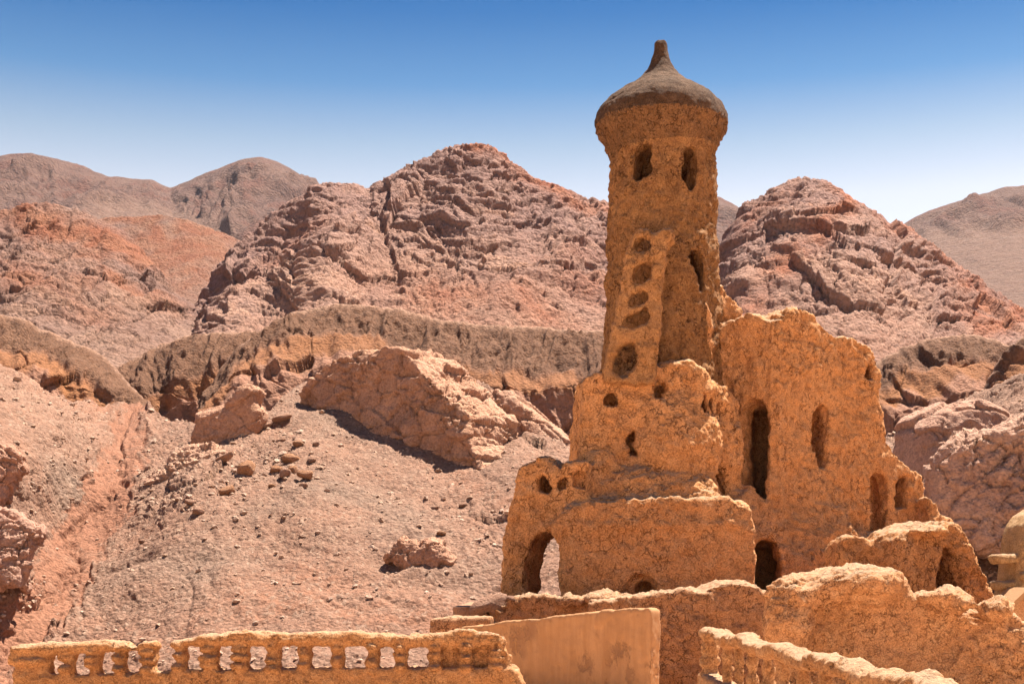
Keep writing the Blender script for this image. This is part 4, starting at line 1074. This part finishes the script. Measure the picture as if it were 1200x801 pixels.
def outcrop(label, poly, px, Y, yaw, thick, seed, amp, cell, cols, h=.085, lean=.25, extra=(), k=.8, ang=.2, sz=1.6, groove=.30):
    pl = Plane(px, Y, yaw)
    pr = [('u', Prism(pl, poly, thick, 0, lean, k=k), .3, 0)] + [('u', e, .5, 0) for e in extra]
    V, Q, L = solid(pr, h, cragged(seed, amp, cell, 1, sz, ang, groove))
    n = fbm3(V / f32(1.5), 4, seed + 40); _, e, r = facet3(np.stack((V[:, 0], V[:, 1], V[:, 2] * 1.5), -1) / f32(cell * 2.3), seed, 1)
    col = mixc(cols[0], cols[1], np.clip(.5 + n * .7 + (r - .5) * .6, 0, 1)) * C(.92, .86, .87)
    b = at(px, max(q[1] for q in poly), Y + thick / 2)
    o = link('rock_outcrop', mesh_np('rock_outcrop', V - b.astype(f32), Q, True, np.clip(col, .02, .8)), M_OUT)
    o.location = b
    return tag(o, label, 'outcrop')
OC = (C(0.416, 0.235, 0.142), C(0.520, 0.317, 0.206))
outcrop('big fractured pinkish rock outcrop high on the scree left of the castle',
        [(352, 520), (354, 486), (358, 464), (366, 446), (374, 432), (384, 422), (394, 418), (408, 417), (424, 412), (440, 410), (452, 406), (464, 408), (478, 414), (488, 424), (500, 436), (514, 448), (530, 462), (546, 476), (556, 486), (562, 505), (566, 525), (580, 540), (592, 560), (594, 640), (540, 620), (440, 580)],
        400, 82.0, -40, 4.5, 601, .52, .80, OC, lean=.20, k=.25, groove=.34, h=.095, ang=-.25)
outcrop('smooth slabby pink rock knob at the head of the scree beside the gully',
        [(215, 530), (222, 500), (226, 482), (240, 478), (258, 474), (268, 462), (278, 451), (292, 449), (300, 455), (298, 468), (305, 480), (303, 492), (298, 505), (290, 530)],
        260, 77.5, -6, 2.5, 611, .22, .9, (C(0.437, 0.254, 0.159), C(0.510, 0.307, 0.202)), lean=.05, h=.07)
outcrop('small ribbed rock outcrop low on the scree between balustrade and castle',
        [(448, 655), (455, 640), (466, 633), (478, 629), (492, 633), (505, 630), (518, 640), (528, 655), (537, 668), (538, 690), (525, 705), (490, 690), (468, 672)],
        495, 60.4, -10, 2.0, 621, .26, .45, (C(0.416, 0.240, 0.155), C(0.499, 0.298, 0.194)), h=.055, ang=1.1, lean=.10, groove=.3)
outcrop('blocky rock outcrop at the left edge above the balustrade',
        [(-60, 690), (-60, 590), (-20, 585), (0, 596), (14, 596), (26, 604), (40, 612), (47, 622), (44, 640), (36, 652), (30, 690)],
        10, 57.5, 12, 3.0, 631, .34, .55, (C(0.416, 0.245, 0.172), C(0.489, 0.307, 0.219)), h=.06, lean=.45)
outcrop('layered rock ledge at the left edge beside the grey gravel patch',
        [(-60, 600), (-60, 505), (-20, 508), (0, 516), (16, 522), (27, 532), (28, 548), (20, 560), (10, 580), (0, 600)],
        5, 61, 14, 2.5, 641, .30, .5, (C(0.416, 0.235, 0.155), C(0.478, 0.288, 0.198)), h=.06, ang=-.4)
outcrop('large pitted pale rock mass at the right edge behind the shrine',
        [(1080, 640), (1086, 600), (1088, 565), (1092, 540), (1104, 525), (1122, 512), (1140, 503), (1160, 500), (1180, 492), (1200, 484), (1240, 470), (1300, 470), (1300, 660), (1200, 660)],
        1150, 52.5, -14, 6.0, 651, .36, .7, (C(0.447, 0.278, 0.194), C(0.520, 0.346, 0.245)), h=.085, lean=.28, ang=.7)
outcrop('rounded pink rock spur above the pitted rock mass at the right',
        [(1080, 560), (1088, 500), (1100, 486), (1115, 478), (1135, 466), (1150, 462), (1168, 470), (1185, 480), (1200, 500), (1200, 570)],
        1140, 66, 18, 4.0, 661, .30, 1.2, (C(0.437, 0.264, 0.181), C(0.499, 0.317, 0.224)), h=.08, lean=.3)
outcrop('sloping layered rock spur just left of the castle wing',
        [(530, 500), (548, 468), (575, 455), (600, 460), (625, 476), (648, 496), (668, 512), (690, 530), (705, 560), (705, 620), (640, 590), (580, 545)],
        620, 80, -8, 4.0, 671, .34, 1.0, (C(0.447, 0.259, 0.163), C(0.520, 0.326, 0.219)), h=.085, lean=.45, ang=-.65, sz=2.4)
outcrop('flat broken rock shelf above the boulders on the scree',
        [(185, 585), (180, 565), (196, 545), (206, 528), (222, 518), (240, 520), (262, 528), (256, 545), (235, 560), (215, 575), (200, 588)],
        220, 73.6, -12, 2.6, 681, .30, .42, (C(0.458, 0.278, 0.185), C(0.551, 0.365, 0.249)), h=.065, lean=.75, ang=.5, sz=2.2)
print('outcrops', round(time.time() - T0, 1))

# ---- single boulders
def ico(sub):
    import bmesh
    bm = bmesh.new(); bmesh.ops.create_icosphere(bm, subdivisions=sub, radius=1)
    v = np.array([a.co for a in bm.verts], f32); q = np.array([[x.index for x in f.verts] for f in bm.faces], np.int32); bm.free()
    return v, q
IV, IQ = ico(3)
def boulder_mesh(seed, cols):
    r = np.random.RandomState(seed)
    pn_ = r.normal(size=(13, 3)); pn_ /= np.linalg.norm(pn_, axis=1, keepdims=True); pd = r.uniform(.62, 1.0, 13)
    dt = IV @ pn_.T
    rad = np.min(np.where(dt > .12, pd[None] / np.maximum(dt, .12), 9), axis=1)
    V = IV * np.minimum(rad, 1.25)[:, None].astype(f32)
    V = V * (1 + .05 * fbm3(V * f32(2.2) + f32(seed % 50), 4, seed))[:, None]
    n = fbm3(V * f32(1.7), 3, seed + 3)
    return mesh_np('boulder', V, IQ, True, np.clip(mixc(cols[0], cols[1], np.clip(.5 + n, 0, 1)) * C(.80, .70, .70), .02, .8))
BC = (C(0.447, 0.250, 0.129), C(0.541, 0.326, 0.189)); PC = (C(0.478, 0.298, 0.198), C(0.572, 0.384, 0.267))
BOUL = [  # px, py of the foot, width and height in pixels, tilt, colours, label
    (292, 556, 21, 15, -.25, BC, 'round orange boulder casting the longest shadow among the boulders on the scree'),
    (265, 576, 17, 11, -.4, BC, 'wedge-shaped orange boulder, leftmost and lowest of the orange boulders on the scree'),
    (339, 538, 24, 12, .25, BC, 'long flat two-tone slab boulder at the top of the boulder group on the scree'),
    (323, 551, 15, 9, 0, BC, 'low orange stone directly below the long slab boulder'),
    (333, 564, 15, 11, 0, PC, 'pale-topped blocky boulder in the middle of the boulder group'),
    (344, 557, 11, 9, 0, BC, 'small dark orange boulder behind the pale-topped blocky boulder'),
    (358, 568, 18, 12, .1, BC, 'squarish orange boulder at the right end of the boulder group'),
    (356, 578, 11, 7, .2, PC, 'small pale stone just below the squarish orange boulder'),
    (294, 539, 9, 9, 0, PC, 'small pale upright stone above the round orange boulder'),
    (365, 541, 11, 6, .2, PC, 'flat pale stone right of the long slab boulder'),
    (372, 526, 8, 6, 0, PC, 'small pale stone nearest the shadow of the big outcrop'),
    (261, 541, 30, 8, -.5, PC, 'long pale tilted slab lying left of the boulder group'),
    (330, 492, 26, 6, -.25, PC, 'long flat pale slab lying at the crest of the scree'),
    (311, 497, 14, 7, -.4, PC, 'short tilted pale slab left of the crest slab'),
    (328, 516, 13, 5, 0, PC, 'thin flat pale stone midway between crest slab and boulder group'),
    (350, 524, 12, 6, .1, BC, 'thin orange stone right of the thin flat pale stone'),
    (224, 592, 12, 8, .1, PC, 'pale stone, left one of the two stones at the foot of the broken shelf'),
    (232, 602, 15, 8, .2, PC, 'broad pale stone, lower one of the two stones at the foot of the broken shelf'),
    (318, 573, 9, 5, 0, BC, 'small stone alone left of and below the pale-topped boulder'),
    (38, 640, 14, 9, .3, PC, 'pale stone lying at the foot of the left-edge rock outcrop'),
    (168, 637, 8, 5, 0, PC, 'small pale stone at the right edge of the red gully'),
    (84, 586, 8, 4, 0, PC, 'small flat pale stone inside the red gully'),
    (517, 628, 12, 5, .1, BC, 'flat stone lying just above the small ribbed outcrop'),
    (540, 583, 11, 6, -.2, PC, 'pale stone below the right foot of the big fractured outcrop'),
    (508, 588, 12, 5, 0, PC, 'thin pale stone under the middle of the big fractured outcrop'),
]
MV = [boulder_mesh(700 + i, c) for i in range(5) for c in (BC, PC)]
for m in MV: m.materials.append(M_OUT)
rb = np.random.RandomState(5)
for i, (x, y, w, hh, tl, cols, lb) in enumerate(BOUL):
    p = hill_point(x, y); s = p[1] / F
    me_ = MV[(i % 5) * 2 + (1 if cols is PC else 0)]
    o = bpy.data.objects.new('boulder', me_); COL.objects.link(o)
    o.location = (p[0], p[1], p[2] + hh * s * .38)
    o.scale = (w * s * .52, max(w, hh) * s * .45, hh * s * .56); o.rotation_euler = (rb.uniform(-.2, .2), tl, rb.uniform(-.5, .5))
    tag(o, lb, 'boulder', 'boulders lying on the scree slope')

for j, (x, y, Y, w, hh, tl, lb) in enumerate(((577, 708, 28.5, 44, 20, -.35, 'broken pale slab of rock lying on the rubble wall left of the castle arch'), (608, 703, 28.4, 26, 11, .15, 'low brown rock wedged against the foot of the castle arch pillar'),
                                              (905, 693, 27.5, 9, 6, .0, 'small loose stone on the sill of the lower castle doorway'))):
    b_ = at(x, y, Y); s = Y / F
    o = bpy.data.objects.new('boulder', MV[j * 2 + 1]); COL.objects.link(o)
    o.location = b_; o.scale = (w * s * .52, w * s * .4, hh * s * .55); o.rotation_euler = (.1, tl, .3 * j)
    tag(o, lb, 'boulder', 'rocks lying on the walls')
# ---- loose stones nobody could count
IV1, IQ1 = ico(1)
def rubble(name, label, n, sizes, seed, where, cols, mat):
    r = np.random.RandomState(seed)
    base_ = []
    for k in range(12):
        v = IV1 * (1 + .28 * r.normal(size=(len(IV1), 1))).astype(f32) * np.array((1, .8, .5), f32); base_.append(v)
    Vs, Qs, Cs, off = [], [], [], 0
    cnt = 0
    while cnt < n:
        x, y = r.uniform(-60, 1260), r.uniform(440, 800)
        if r.rand() > where(x, y): continue
        c = int(np.clip(round((x + 160) / 1.6), 0, HPX.shape[1] - 1)); rw = int(np.argmin(np.abs(HPY[:, c] - y)))
        if abs(HPY[rw, c] - y) > 2: continue
        p = HILL[rw, c]
        sz = sizes[0] * (sizes[1] / sizes[0]) ** (r.rand() ** 2.6) * p[1] / F
        a, b2 = r.uniform(0, 6.28), r.uniform(-.5, .5)
        v = base_[r.randint(12)] * sz
        ca, sa = math.cos(a), math.sin(a); cb, sb = math.cos(b2), math.sin(b2)
        R = np.array(((ca, -sa, 0), (sa, ca, 0), (0, 0, 1))) @ np.array(((1, 0, 0), (0, cb, -sb), (0, sb, cb)))
        Vs.append(v @ R.T.astype(f32) + p + np.array((0, 0, sz * .12), f32)); Qs.append(IQ1 + off); off += len(v)
        k = r.rand(); Cs.append(np.tile(cols[0] + (cols[1] - cols[0]) * k, (len(v), 1))); cnt += 1
    o = link(name, mesh_np(name, np.concatenate(Vs), np.concatenate(Qs), False, np.concatenate(Cs)), mat)
    return tag(o, label, 'rubble', None, 'stuff')
def wh(x, y):
    g = abs(x - gully_x(y)) / gully_w(y)
    ro = max(float(np.exp(-((x - q[0]) / q[2]) ** 2 - ((y - q[1]) / q[3]) ** 2)) * q[5] for q in ROCKY)
    cl = float(n2(np.array([x / 26.]), np.array([y / 13.]), 5)[0] + .6 * n2(np.array([x / 9.]), np.array([y / 5.]), 6)[0])
    return ((.04 if g < 1 else .12) + .65 * ro) * min(1.6, max(.08, .5 + 2.2 * cl)) + .25 * math.exp(-((x - 300) / 120) ** 2 - ((y - 540) / 60) ** 2)
rubble('rubble', 'loose pale stones strewn over the scree slope', 5200, (1.0, 5.5), 77, wh, (C(.38, .24, .165), C(.52, .36, .27)), M_OUT)
print('done', round(time.time() - T0, 1), sum(len(o.data.polygons) * (2 if len(o.data.polygons) and len(o.data.polygons[0].vertices) == 4 else 1) for o in scene.objects if o.type == 'MESH'))
# ------------------------------------------------------------------ dusty air
hb = np.array([(x, y, z) for z in (-8.0, 420.0) for x, y in ((-1600, -420), (1600, -420), (1600, 1700), (-1600, 1700))], float)
hm = mesh_np('haze', hb, np.array([(0, 3, 2, 1), (4, 5, 6, 7), (0, 1, 5, 4), (1, 2, 6, 5), (2, 3, 7, 6), (3, 0, 4, 7)]), False)
vm = bpy.data.materials.new('dusty_air'); vm.use_nodes = True
vn, vl = vm.node_tree.nodes, vm.node_tree.links
vn.clear()
vo = vn.new('ShaderNodeOutputMaterial'); vp = vn.new('ShaderNodeVolumePrincipled')
vp.inputs['Color'].default_value = (.62, .76, .95, 1); vp.inputs['Density'].default_value = 0.00004; vp.inputs['Anisotropy'].default_value = 0.2
vl.new(vp.outputs[0], vo.inputs['Volume'])
tag(link('haze', hm, vm), 'thin dusty air over the valley', None, None, 'stuff')
